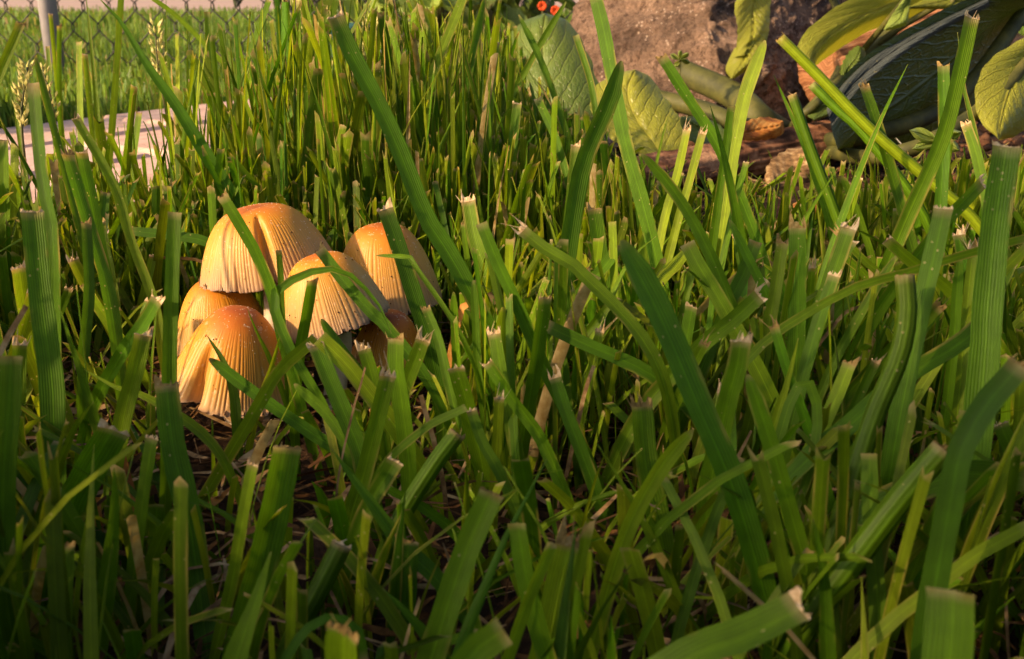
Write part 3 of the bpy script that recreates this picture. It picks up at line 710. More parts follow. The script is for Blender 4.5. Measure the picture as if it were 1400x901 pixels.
# short mown stubs with torn ends that crowd the clearing and the right hand stubble
rs_ = random.Random(77); made = 0
while made < 76:
    x = rs_.uniform(600, 1395) if made < 60 else rs_.uniform(10, 225); y = rs_.uniform(300, 640); d = rs_.uniform(.19, .36)
    zt = P(x, y, d).z
    if not .022 < zt < .062 or d > .95*tg(y+40): continue
    ln_ = rs_.gauss(0, 34)
    if (x < 300 and x+2.5*ln_ > 222) or (x > 500 and min(x, x+2.5*ln_) < 632): continue
    yb_ = y+rs_.uniform(45, 95)*.26/d
    wmm = rs_.uniform(1.9, 3.8); st = rs_.choice(('fray', 'fray', 'fray', 'cut', 'cut', 'round', 'point'))
    ye = rs_.choice((.1, .2, .3, .3, .45, .6, .8)); va = rs_.uniform(.75, 1.15)
    col = 'yellow green' if ye > .42 else 'dark green' if va < .82 else 'bluish green' if ye < .13 else 'green'
    end = {'cut': 'stub with square mown tip', 'fray': 'stub with torn pale fibres', 'point': 'stub with pointed tip', 'round': 'stub with blunt tip'}[st]
    lb = 'short '+('thin' if wmm < 2.8 else 'broad' if wmm > 3.7 else 'narrow')+' '+col+' '+end+' '+where(x, y)
    blade([(x, y), (x+ln_*.45, (y+yb_)/2), (x+ln_, yb_)], wmm*1.374/d, d, st, ye, va, label=lb, group='grass blades picked out of the lawn', seed=500+made); made += 1
# dry straws
ST = [([(212,352),(245,353),(279,359)],5,.31,'pale straw lying level beside the tallest cap'),
      ([(499,503),(492,530),(484,556)],3,.2,'thin curled straw hanging under the pale striped cap'),
      ([(665,468),(657,440),(655,425)],10,.235,None),([(812,500),(800,535),(792,570)],6,.22,'upright tan straw standing in the clearing'),
      ([(668,400),(680,420),(690,450)],8,.25,None),([(36,418),(18,450),(2,478)],8,.16,'tan dry blade tip at the left side'),
      ([(132,680),(135,720),(140,755)],11,.2,None),([(840,775),(880,790),(918,795)],6,.165,'frayed straw lying across the dark gap'),
      ([(165,615),(172,640),(180,670)],9,.2,None),([(575,540),(585,575),(595,610)],7,.2,None),([(555,790),(520,768),(490,765)],4,.175,'white straw bridging the dark gap'),
      ([(1190,415),(1160,425),(1140,445)],5,.23,None),([(1240,760),(1265,770),(1280,785)],12,.165,None)]
for i, (pts, wp, d, lb) in enumerate(ST):
    low = pts[-1][1] > pts[0][1]+12
    o = blade(pts, wp, d, 'flat', .5, 1.0, 1.0, lb or ('short orange brown dead blade' if wp > 8 else 'short tan piece of dry straw')+' '+where(*pts[0]), 'dry straws', grow=True, name='dry_straw', seed=i)
    if wp > 8 and not lb: o.data.materials[0] = M['dead']

# ================================================================== GRASS FILL
MC = np.array([P(x, y, d) for x, y, d in ((367, 350, .283), (300, 430, .288), (315, 500, .254), (460, 420, .264), (525, 385, .298), (530, 470, .276))])
Sv = np.array(S)
def field(name, mat, cand, hfun, wfun, keep, segs=6, lean=.55, label=None, cat=None, across=3, cutp=.75, maxn=None, tonef=None):
    n = len(cand); h = hfun(cand); az = rng.uniform(0, 2*np.pi, n); ln = np.abs(rng.normal(0, lean, n)).clip(0, 1.3)
    ts = np.concatenate([np.linspace(0, .975, segs), [1.0]])
    th = ln[:, None]*(.35+.65*ts[None]**1.2)
    step = h[:, None]*np.diff(ts, append=1.0)[None]
    dx = np.cumsum(np.sin(th)*step, 1)-np.sin(th)*step; dz = np.cumsum(np.cos(th)*step, 1)-np.cos(th)*step
    c = np.stack([cand[:, 0, None]+dx*np.cos(az)[:, None], cand[:, 1, None]+dx*np.sin(az)[:, None], dz-.003], -1)
    ok = keep(c) if keep else np.ones(n, bool)
    idx = np.nonzero(ok)[0]
    if maxn and len(idx) > maxn: idx = idx[:maxn]
    c = c[idx]; n = len(idx); h = h[idx]; az = az[idx]
    fa = rng.uniform(0, 2*np.pi, n); side = np.stack([np.cos(fa), np.sin(fa), np.zeros(n)], -1)
    wd = wfun(c, n)
    cut = rng.random(n) < cutp
    prof = np.where(cut[:, None], (.75+.25*np.clip(ts/.4, 0, 1))[None], ((.75+.25*np.clip(ts/.4, 0, 1))*np.clip((1-ts)/.5, .04, 1)**.8)[None])
    nr = np.stack([-side[:, 1], side[:, 0], np.zeros(n)], -1)
    sv = np.array([-1, 0, 1]) if across == 3 else np.array([-1, 1])
    V = c[:, :, None, :]+side[:, None, None, :]*(wd[:, None, None]*.5*prof[:, :, None]*sv[None, None, :])[..., None]
    if across == 3: V[:, :, 1, :] += nr[:, None, :]*(wd*.13)[:, None, None]
    V[:, -1] += cut[:, None, None]*rng.normal(0, 1, (n, across, 1))*(c[:, -1]-c[:, -2])[:, None, :]*.7
    k = across; per = (segs+1)*k
    b = np.array([(i*k+j, i*k+j+1, (i+1)*k+j+1, (i+1)*k+j) for i in range(segs) for j in range(k-1)])
    Fc = (b[None]+(np.arange(n)*per)[:, None, None]).reshape(-1, 4)
    uv = np.stack(np.broadcast_arrays(((sv+1)/2)[None, None, :], ts[None, :, None]), -1)
    uv = np.broadcast_to(uv, (n, segs+1, k, 2)).reshape(-1, 2)
    tn = np.zeros((n, segs+1, k, 3)); tn[..., 0] = (rng.beta(1.2, 2.0, n)[:, None, None]+.25*np.clip(.35-ts, 0, 1)[None, :, None]).clip(0, 1)
    tn[..., 1] = rng.uniform(.55, 1.35, n)[:, None, None]
    dead = rng.random(n) < .035
    tn[..., 2] = np.where(dead[:, None, None], .85, 0)
    tipm = (cut*rng.uniform(.5, 1, n))[:, None]*np.clip((ts-.975)/.025, 0, 1)[None]
    tn[..., 2] = np.maximum(tn[..., 2], tipm[:, :, None])
    o = mk(name, V.reshape(-1, 3), Fc, mat, uv=uv, tone=tn.reshape(-1, 3))
    tag(o, label, cat, kind='stuff'); return o
def in_path(p):
    q = p[:, :2]-F0; s_ = q@U; n_ = q@N_; return (n_ > -.01) & (n_ < PW-.03) & (s_ < .95)
def keep_near(c):
    px, py, d = proj(c); n = len(c)
    inf = (px > -40) & (px < 1440) & (py > -40) & (py < 940) & (d > 0)
    bad = (inf & (d < .135)).any(1)
    bad |= (np.linalg.norm(c-np.array([0, 0, CAMH]), axis=-1) < .05).any(1)
    bad |= ((px > 228) & (px < 615) & (py > 270) & (py < np.where(px < 405, 572, 500)) & (d < .31) & (d > 0)).any(1)
    bb = c[:, 0]; bad |= (np.linalg.norm(bb[:, None, :2]-MC[None, :, :2], axis=-1) < .014).any(1)
    tx, ty, td = px[:, -1], py[:, -1], d[:, -1]
    sky_far = np.interp(tx, [0, 110, 200, 330, 400, 690, 740, 850, 900, 1000, 1100, 1250, 1400], [190, 170, 90, 30, -20, 20, 130, 200, 235, 235, 220, 215, 215])
    sky_mid = np.interp(tx, [0, 200, 380, 640, 760, 860, 1000, 1100, 1400], [255, 250, 270, 330, 330, 350, 370, 350, 340])
    sky_nr = np.interp(tx, [0, 200, 230, 620, 700, 900, 1050, 1400], [520, 600, 650, 650, 620, 600, 560, 520])
    lim = np.where(td > .32, sky_far, np.where(td > .21, sky_mid, sky_nr))
    lim = lim+rng.exponential(45, n)-25
    inft = (tx > -60) & (tx < 1460) & (td > 0)
    bad |= inft & (ty < lim)
    # nothing between the sun and the mushrooms
    for C_ in MC:
        r = c-C_; al = r@Sv; dist = np.linalg.norm(r-al[..., None]*Sv, axis=-1)
        bad |= ((al > .012) & (dist < .021)).any(1) & (rng.random(n) < .93)
    bad |= in_path(bb)
    # planting bed on the right keeps its bare soil
    bed = (bb[:, 0] > .07) & (bb[:, 1] > .42+.25*np.clip(.2-bb[:, 0], 0, 1)+.05*np.sin(bb[:, 0]*40))
    bad |= bed & (rng.random(n) < .955)
    return ~bad
def tufts(n, per, x0, x1, y0, y1, sd_=.006):
    c = unif(n//per, x0, x1, y0, y1); return (c[rng.integers(0, len(c), n)]+rng.normal(0, sd_, (n, 2)))
def unif(n, x0, x1, y0, y1): return np.stack([rng.uniform(x0, x1, n), rng.uniform(y0, y1, n)], -1)
# the lawn the camera lies in: tall grass behind the caps, shorter mown grass, and leaves lying low
cand = tufts(46000, 5, -.50, .34, .33, .95); cand = cand[np.abs(cand[:, 0]) < .06+cand[:, 1]*.58]
pxx = proj(np.stack([cand[:, 0], cand[:, 1], np.full(len(cand), .03)], -1))[0]
cand = cand[rng.random(len(cand)) < np.interp(pxx, [0, 330, 400, 700, 800], [.42, .55, 1, 1, .6])]
field('tall_lawn_grass', M['lawn'], cand, lambda p: rng.uniform(.04, .125, len(p)), lambda c, n: rng.uniform(.0016, .0038, n), keep_near,
      label='dense tall green grass standing behind the mushrooms', cat='grass', maxn=4300, cutp=.45, lean=.34)
cand = tufts(62000, 5, -.45, .45, .10, .60); cand = cand[np.abs(cand[:, 0]) < .08+cand[:, 1]*.58]
cand = cand[rng.random(len(cand)) < np.interp(cand[:, 1], [.1, .2, .25, .3, .6], [.14, .28, .62, 1, 1])*np.where((cand[:, 0] < -.10) & (cand[:, 1] > .34), .06, 1)*np.where((cand[:, 0] > .04) & (cand[:, 1] > .34), .42, 1)]
field('lawn_grass', M['lawn'], cand, lambda p: rng.uniform(.018, .068, len(p))+.016*((p[:, 0] > .02) & (p[:, 1] > .33))*rng.random(len(p)), lambda c, n: rng.uniform(.0010, .0029, n), keep_near,
      label='mown green lawn grass with pale tips around the mushrooms', cat='grass', maxn=9500, lean=.55, cutp=.8)
field('lying_grass', M['lawn'], (lambda c_: c_[~((c_[:, 0] < -.1) & (c_[:, 1] > .36) & (rng.random(len(c_)) < .8))])(unif(22000, -.42, .42, .10, .60)), lambda p: rng.uniform(.02, .06, len(p)), lambda c, n: rng.uniform(.0010, .0027, n), keep_near,
      label='limp green grass leaves lying low among the stems', cat='grass', maxn=5200, lean=1.2, cutp=.5)
# lawn to both sides and behind the camera, out of view
cand = np.concatenate([unif(2200, -.4, .4, .0, .2), unif(5200, -1.3, .7, -.8, .06), unif(4200, -1.3, -.2, .06, .9), unif(1500, .3, 1.1, 0, .5)])
def keep_side(c):
    px, py, d = proj(c); bad = ((px > -60) & (px < 1460) & (py > -60) & (py < 960) & (d > .01)).any(1)
    bad |= (np.linalg.norm(c-np.array([0, 0, CAMH]), axis=-1) < .07).any(1)
    for C_ in MC:
        r = c-C_; al = r@Sv; dist = np.linalg.norm(r-al[..., None]*Sv, axis=-1); bad |= ((al > .012) & (dist < .022)).any(1)
    bad |= in_path(c[:, 0]); return ~bad
field('side_lawn_grass', M['lawn'], cand, lambda p: rng.uniform(.03, .085, len(p)), lambda c, n: rng.uniform(.0025, .005, n), keep_side, segs=4,
      label='lawn grass carrying on beside and behind the viewpoint', cat='grass')
# short lawn between the path and the fence and beyond it
def wedge(n, y0, y1, l, r):
    y = y0+(y1-y0)*rng.random(n)**1.3; return np.stack([rng.uniform(-l, r, n)*y*.62, y], -1)
cand = wedge(42000, .72, 3.2, 1.15, .35); q = cand-F0; cand = cand[(q@N_ < -.014) | (q@U > .97)]
field('back_lawn_grass', M['far_lawn'], cand, lambda p: rng.uniform(.012, .034, len(p)), lambda c, n: rng.uniform(.0014, .0028, n), None, segs=3, across=2, cutp=.3,
      label='short bright lawn grass between the brick path and the fence', cat='grass')
cand = wedge(26000, 3.0, 7.6, 1.2, .9)
field('distant_lawn_grass', M['far_lawn'], cand, lambda p: rng.uniform(.02, .055, len(p)), lambda c, n: rng.uniform(.004, .008, n), None, segs=2, across=2, cutp=.3,
      label='sunlit lawn grass beyond the chain link fence', cat='grass')

# ---- dead thatch and clippings on the soil
def thatch(n, region, name, mat, label, zr, lr, wr, prof=(.6, 1, .9, .35)):
    p = unif(n, *region); az = rng.uniform(0, 2*np.pi, n); el = rng.normal(0, .22, n); L = rng.uniform(*lr, n); wd = rng.uniform(*wr, n)
    px, py, d = proj(np.stack([p[:, 0], p[:, 1], np.full(n, .012)], -1))
    ok = ~in_path(p) & ~((p[:, 0] > .06) & (p[:, 1] > .45) & (rng.random(n) < .75)) & ~((px > -30) & (px < 1430) & (d < .14) & (d > 0) & (py < 930)); p, az, el, L, wd = p[ok], az[ok], el[ok], L[ok], wd[ok]; n = len(p)
    z = rng.uniform(*zr, n)+np.abs(np.sin(el))*L*.5
    t = np.stack([np.cos(az)*np.cos(el), np.sin(az)*np.cos(el), np.sin(el)], -1); s_ = np.stack([-np.sin(az), np.cos(az), rng.normal(0, .5, n)], -1)
    c = np.stack([p[:, 0], p[:, 1], z], -1); ks = np.array([-.5, -.17, .17, .5]); bow = rng.normal(0, .10, n)
    V = c[:, None, None]+t[:, None, None]*(L[:, None]*ks)[:, :, None, None]+s_[:, None, None]*(wd[:, None, None]*.5*(rng.uniform(.75, 1.2, (n, 4))*np.array(prof))[:, :, None]*np.array([-1, 1]))[..., None]
    V[..., 2] += ((bow*L)[:, None]*(1-4*ks**2))[:, :, None]
    b = np.array([(2*i, 2*i+1, 2*i+3, 2*i+2) for i in range(3)]); Fc = (b[None]+(np.arange(n)*8)[:, None, None]).reshape(-1, 4)
    tag(mk(name, V.reshape(-1, 3), Fc, mat), label, 'thatch', kind='stuff')
thatch(7500, (-.45, .45, .10, .80), 'thatch', M['straw'], 'dry straw coloured thatch lying under the grass', (.001, .010), (.008, .028), (.0005, .0015))
thatch(3600, (-.20, .22, .12, .34), 'rotting_clippings', M['litter'], 'brown rotting clippings between the foreground stems', (.001, .009), (.006, .020), (.0005, .0016))
thatch(1100, (-.40, .45, .10, .75), 'leaf_litter', M['dead'], 'orange brown bits of dead leaf under the grass', (.001, .010), (.005, .013), (.0015, .0038), (.12, 1, .75, .08))
thatch(30, (-.45, .45, .32, .9), 'pale_clippings', M['pale_straw'], 'scattered whitish dry grass clippings', (.004, .022), (.015, .04), (.0007, .0014))
def crumbs(n):
    p = unif(n, .02, .75, .44, 1.15); s_ = rng.gamma(2.0, .0011, n).clip(.0006, .008)
    oct_ = np.array([(1, 0, 0), (-1, 0, 0), (0, 1, 0), (0, -1, 0), (0, 0, 1), (0, 0, -1)], float)
    V = oct_[None]*s_[:, None, None]*rng.uniform(.55, 1.3, (n, 6, 1)); V[..., 2] *= .8
    a = rng.uniform(0, 6.28, n); x = V[..., 0]*np.cos(a)[:, None]-V[..., 1]*np.sin(a)[:, None]; y = V[..., 0]*np.sin(a)[:, None]+V[..., 1]*np.cos(a)[:, None]
    V[..., 0] = x+p[:, 0, None]; V[..., 1] = y+p[:, 1, None]; V[..., 2] += (s_*.45)[:, None]
    f = np.array([(0, 2, 4), (2, 1, 4), (1, 3, 4), (3, 0, 4), (2, 0, 5), (1, 2, 5), (3, 1, 5), (0, 3, 5)])
    Fc = (f[None]+(np.arange(n)*6)[:, None, None]).reshape(-1, 3)
    tag(mk('soil_crumbs', V.reshape(-1, 3), Fc, M['crumb'], smooth=False), 'loose reddish soil crumbs in the planting bed', 'soil', kind='stuff')
crumbs(5200)

# ================================================================== ROCK, WOOD
def rock():
    d = .92
    pts = [P(770, 60, d*.98), P(800, -30, d), P(880, -95, d*1.06), P(968, -40, d*.93), P(966, 20, d*.90), P(985, 125, d*.87), P(1110, -70, d*1.04), P(1150, 50, d*1.03), P(1185, -50, d*1.10), P(1110, 125, d*.99),
           P(860, 125, d*.92), P(790, 140, d*1.0), P(900, -60, d*1.28), P(1060, -30, d*1.28), P(830, 10, d*1.25)]
    low = [Vector((p.x, p.y, -.012)) for p in (pts[0], pts[5], pts[8], pts[9], pts[10], pts[11], pts[12], pts[13])]
    bm = bmesh.new()
    for p in pts+low: bm.verts.new(p)
    r = bmesh.ops.convex_hull(bm, input=bm.verts)
    for v in [v for v in bm.verts if not v.link_faces]: bm.verts.remove(v)
    bmesh.ops.triangulate(bm, faces=bm.faces)
    bmesh.ops.bevel(bm, geom=list(bm.edges), offset=.003, segments=1, affect='EDGES', clamp_overlap=True)
    bmesh.ops.triangulate(bm, faces=bm.faces)
    for _ in range(5):
        le = [e for e in bm.edges if e.calc_length() > .0032]
        bmesh.ops.subdivide_edges(bm, edges=le, cuts=1, use_grid_fill=False); bmesh.ops.triangulate(bm, faces=bm.faces)
    bm.normal_update()
    for v in bm.verts:
        q = v.co
        dv = .003*mnoise.noise(q*18)+.0035*mnoise.noise(q*55)+.0034*mnoise.noise(Vector((q.x*140, q.y*140, q.z*140)))+.0022*mnoise.noise(q*310)+.003*mnoise.noise(Vector((q.x*25+q.z*60, q.y*25, q.z*110-q.x*70)))
        v.co = q+v.normal*dv
    org = Vector((pts[4].x, pts[4].y+.08, 0))
    for v in bm.verts: v.co -= org
    me = bpy.data.meshes.new('rock'); bm.to_mesh(me); bm.free(); me.materials.append(M['rock'])
    me.polygons.foreach_set('use_smooth', np.ones(len(me.polygons), bool))
    o = bpy.data.objects.new('rock', me); C.objects.link(o); o.location = org
    tag(o, 'large angular pinkish brown rock behind the leafy plant', 'rock')
rock()
def log(name, a, b, ra, rb, mat, label, cat, flat=1.0, seed=0, bow=.0):
    n, k = 60, 72; a, b = Vector(a), Vector(b); ax = (b-a).normalized(); up = Vector((0, 0, 1)); s_ = ax.cross(up).normalized(); up = s_.cross(ax)
    V, uv = [], []
    for i in range(n):
        t = i/(n-1); c = a.lerp(b, t)+up*bow*math.sin(math.pi*t)
        for j in range(k):
            q = 2*math.pi*j/k; r = ra+(rb-ra)*t
            r *= 1+.16*mnoise.noise(Vector((math.cos(q)*1.3+seed, math.sin(q)*1.3, t*2.2)))+.10*mnoise.noise(Vector((math.cos(q)*6, math.sin(q)*6+seed, t*3)))+.06*mnoise.noise(Vector((math.cos(q)*17, math.sin(q)*17, t*5+seed)))
            if i in (0, n-1): r *= .9
            V.append(c+s_*r*math.cos(q)+up*r*flat*math.sin(q)); uv.append((j/k, t))
    f = grid_faces(n, k, True)+[tuple(range(k))[::-1], tuple((n-1)*k+j for j in range(k))]
    o = mk(name, V, f, mat, origin=((a.x+b.x)/2, (a.y+b.y)/2, min(v[2] for v in V)), uv=uv); tag(o, label, cat)
pa = P(1122, 104, .84); pb = P(1345, 34, .90); pa.z = max(pa.z, .02)
log('log', pa, pb, .030, .034, M['log'], 'orange brown weathered log behind the big dark leaf', 'log', seed=2)
la = P(862, 262, tg(262)*.98); lb_ = P(1150, 205, tg(205)*.93); la.z = .010; lb_.z = .014
log('fallen_branch', la, lb_, .013, .017, M['bark'], 'reddish brown fallen branch lying on the soil below the leaves', 'branch', seed=9, flat=.8)

# ================================================================== LEAFY PLANTS
def leaf(parent, Lp, Rp, d0, d1, mat, cup=.006, tilt=0, scal=.02, rip=.0007, label=None, curl=0.0, nv=9.0):
    n, k = 40, 25; Lc = spline([(*p, 0) for p in Lp], n); Rc = spline([(*p, 0) for p in Rp], n); V, uv = [], []
    for i in range(n):
        t = i/(n-1); Wd = np.linalg.norm(Rc[i]-Lc[i])
        for j in range(k):
            s_ = 2*j/(k-1)-1; sc = 1+scal*math.sin(t*44)*abs(s_)**6
            m_ = (Lc[i]+Rc[i])/2; q = m_+(Rc[i]-Lc[i])/2*s_*sc
            dd = d0+(d1-d0)*t+cup*(s_*s_)+tilt*s_+curl*max(0, t-.6)**2*6
            dd += rip*math.sin((t-abs(s_)*.31)*nv*6.283)*(1-abs(s_)*.5)+.004*math.exp(-(s_/.07)**2)*.5+.003*math.sin(5*t+3*s_)
            p = P(q[0], q[1], dd); p.z = max(p.z, .004); V.append(p); uv.append((s_/2+.5, t))
    o = mk('leaf', V, grid_faces(n, k), mat, parent, uv=uv)
    if label: o['label'] = label
    return o
def petiole(parent, pts, r0, r1, mat=None, name='stem'):
    V, f = tube(spline([tuple(P(*p)) for p in pts], 20), np.linspace(r0, r1, 20), 12); return mk(name, V, f, mat or M['petiole'], parent)
bx = P(1060, 190, tg(190)*.99); bx.z = 0
pl = empty('leafy_plant', bx, 'sprawling plant with broad green leaves and thick stems before the rock and log', 'plant')
G1 = (1075, 188, tg(188)*.985)
# big yellow green leaf hanging at the top
leaf(pl, [(1290,-70),(1215,-25),(1150,5),(1100,45),(1090,75),(1113,92)], [(1300,-60),(1310,-25),(1265,15),(1190,42),(1140,72),(1113,92)], .74, .70, M['leaf_y'], cup=.012, tilt=.02, label='yellow green leaf hanging over the log')
# large dark leaf
leaf(pl, [(1405,0),(1345,-8),(1280,18),(1215,55),(1165,92),(1140,128),(1136,170),(1145,203)], [(1405,20),(1388,50),(1362,95),(1335,140),(1300,180),(1260,208),(1200,220),(1146,206)], .70, .60, M['leaf_d'], cup=.014, tilt=.05, scal=.008, label='largest, dark shaded leaf with a bluish painted sheen along its rim')
leaf(pl, [(1130,150),(1150,118),(1185,84),(1235,50),(1290,22),(1350,-5)], [(1138,174),(1165,132),(1201,99),(1247,66),(1299,35),(1353,8)], .572, .642, M['leaf_sheen'], cup=.006, tilt=-.006, scal=.0, label='rolled edge of the dark leaf with its sheen painted in')  # separate strip, its colour stands in for sheen on the upper edge
# right yellow leaf
leaf(pl, [(1420,40),(1385,60),(1350,85),(1333,125),(1340,165),(1365,190)], [(1440,60),(1435,90),(1425,130),(1410,165),(1390,185),(1366,192)], .60, .56, M['leaf_y'], cup=.010, tilt=.01, label='bright leaf at the right side')
leaf(pl, [(1300,-20),(1310,-5),(1335,15),(1370,30),(1410,38)], [(1340,-40),(1370,-30),(1395,-15),(1410,5),(1412,36)], .72, .70, M['leaf_g'], cup=.008)
# hanging curled leaf before the rock
leaf(pl, [(1010,-10),(1004,12),(1008,35),(1007,62),(1003,78)], [(1056,-12),(1053,10),(1052,35),(1048,52),(1036,72)], .76, .745, M['leaf_y'], cup=.006, tilt=.008, label='leaf with a curled tip hanging before the rock')
leaf(pl, [(1004,66),(996,82),(992,96),(998,107)], [(1052,40),(1046,62),(1032,88),(1004,108)], .745, .735, M['leaf_y'], cup=.014, tilt=0, scal=0)
# small curled leaf and bits at the top
leaf(pl, [(1148,108),(1150,90),(1160,72),(1172,62)], [(1156,112),(1170,98),(1184,84),(1182,66)], .70, .70, M['leaf_g'], cup=.012, scal=.08)
leaf(pl, [(1243,-10),(1228,8),(1215,28),(1208,40)], [(1245,-5),(1243,14),(1238,34),(1212,42)], .69, .68, M['leaf_p'], cup=.005)
leaf(pl, [(1330,-30),(1290,-12),(1262,0),(1240,10)], [(1345,-15),(1330,2),(1295,12),(1242,12)], .73, .70, M['leaf_y'], cup=.006)
leaf(pl, [(1120,140),(1110,150),(1104,158),(1112,164)], [(1150,128),(1150,142),(1138,156),(1114,165)], .66, .64, M['leaf_g'], cup=.006)
for pts, r0, r1 in (([G1, (1040,165,.70), (1005,132,.74), (930,97,.78)], .0115, .0095), ([G1, (1010,172,.66), (960,150,.68), (880,130,.70)], .008, .006),
                    ([G1, (1150,90,.82), (1140,0,.83), (1090,-45,.80), (1035,-14,.76)], .004, .003), ([G1, (1130,130,.74), (1230,30,.76), (1297,-66,.74)], .006, .004),
                    ([G1, (1160,190,.63), (1300,140,.66), (1405,10,.70)], .006, .005), ([G1, (1110,150,.67), (1150,108,.70)], .004, .003), ([G1, (1200,215,.57), (1340,150,.58), (1428,50,.60)], .005, .004),
                    ([G1, (1170,80,.75), (1244,-8,.69)], .003, .002), ([G1, (1200,60,.75), (1336,-22,.73)], .003, .002), ([G1, (1220,130,.72), (1320,-30,.72)], .003, .002),
                    ([G1, (1095,160,.66), (1122,138,.66)], .004, .003)):
    petiole(pl, pts, r0, r1)
# left plant
by = P(905, 235, tg(235)*.985); by.z = 0
pq = empty('leafy_plant', by, 'low plant with rounded scalloped yellow green leaves left of the rock', 'plant')
G2 = (905, 235, tg(235)*.98)
leaf(pq, [(905,228),(862,205),(822,180),(808,150),(815,118),(845,100),(868,95)], [(912,228),(932,205),(934,178),(922,150),(905,128),(890,106),(869,95)], .57, .62, M['leaf_y'], cup=.010, scal=.03, label='yellow green scalloped leaf behind the dark blade')
leaf(pq, [(770,215),(715,190),(688,150),(680,100),(690,55),(715,30),(745,18)], [(780,215),(815,185),(822,140),(812,95),(795,55),(775,28),(746,18)], .66, .72, M['leaf_g'], cup=.014, scal=.025, label='larger mid green leaf behind the tall grass')
leaf(pq, [(880,215),(850,190),(835,170),(840,150)], [(890,210),(890,190),(875,165),(842,150)], .60, .62, M['leaf_g'], cup=.008, scal=.03)
leaf(pq, [(960,200),(940,190),(925,172),(930,160)], [(1000,190),(985,172),(960,160),(932,159)], .62, .66, M['leaf_g'], cup=.008, scal=.03)
leaf(pq, [(720,260),(690,235),(680,205),(700,190)], [(790,262),(790,235),(760,205),(702,190)], .57, .62, M['leaf_g'], cup=.010, scal=.03)
for pts in ([G2, (905,220,.575)], [G2, (840,235,.6), (775,214,.66)], [G2, (890,214,.60)], [G2, (940,210,.60), (975,196,.62)], [G2, (820,262,.56), (752,262,.57)]):
    petiole(pq, pts, .0035, .0022)
# dead leaves in the bed
for i, (Lp, Rp, d_) in enumerate([([(1045,258),(1050,225),(1075,205),(1100,200)], [(1060,262),(1100,250),(1130,232),(1102,201)], .5),
                     ([(1000,185),(1015,168),(1045,160),(1070,165)], [(1010,192),(1040,192),(1070,185),(1071,167)], .6),
                     ([(1075,290),(1090,275),(1120,270),(1145,276)], [(1085,298),(1115,298),(1140,290),(1146,277)], .47)]):
    b0 = P(Lp[0][0], Lp[0][1], d_); 
    e = empty('dead_leaf', (b0.x, b0.y, 0), ['pale greenish brown withered leaf on the soil beside the branch', 'dark brown withered leaf under the thick green stems', 'small brown withered leaf on bare soil'][i], 'dead leaf', 'withered leaves in the bed')
    leaf(e, Lp, Rp, min(d_, tg(Lp[0][1])*.985), min(d_*1.06, tg(Lp[-1][1])*.985), M['dead'] if i else M['straw'], cup=.008, scal=.05)
# wilting seedlings with oval leaves
def seedling(x, y, d, leaves, label, mat='leaf_p'):
    g = P(x, y, d); e = empty('weed_seedling', (g.x, g.y, 0), label, 'weed', 'weed seedlings')
    V, f = tube([(g.x, g.y, -.002), (g.x, g.y, g.z*.5), tuple(g)], .0008, 6); mk('stem', V, f, M['petiole'], e)
    for (dx, dy, wx) in leaves:
        a = np.array((x, y)); b = a+np.array((dx, dy)); n = np.array((-dy, dx))/math.hypot(dx, dy)*wx/2
        Lp = [tuple(a), tuple(a+(b-a)*.35+n*.8), tuple(a+(b-a)*.7+n), tuple(b)]; Rp = [tuple(a), tuple(a+(b-a)*.35-n*.8), tuple(a+(b-a)*.7-n), tuple(b)]
        leaf(e, Lp, Rp, d, d+.004*random.uniform(-1, 1), M[mat], cup=.002, scal=0, rip=.0003)
seedling(1285, 192, .40, [(-42, -14, 17), (-38, 12, 13), (30, -12, 14), (28, 14, 15)], 'weed seedling with oval pale leaves under the dark leaf')
seedling(1112, 268, .44, [(-22, -6, 14), (16, -8, 14), (-8, 10, 12)], 'small round leaved weed seedling on the bare soil')
seedling(1045, 325, .36, [(-24, 4, 15), (20, -8, 13)], 'two leaved weed seedling behind the ragged square blade')
seedling(20, 255, .36, [(-18, -10, 18), (14, -14, 18), (2, 16, 16)], 'clover like weed seedling beside the brick path', 'leaf_y')
seedling(930, 82, .70, [(-14, -8, 7), (12, -10, 7), (-8, 10, 7), (14, 4, 7), (0, -14, 6)], 'tiny sprig of narrow leaves before the rock', 'leaf_p')
seedling(1235, 268, .38, [(-22, -6, 12), (20, -8, 12), (2, -16, 12)], 'weed seedling with small leaves among the right hand stalks')

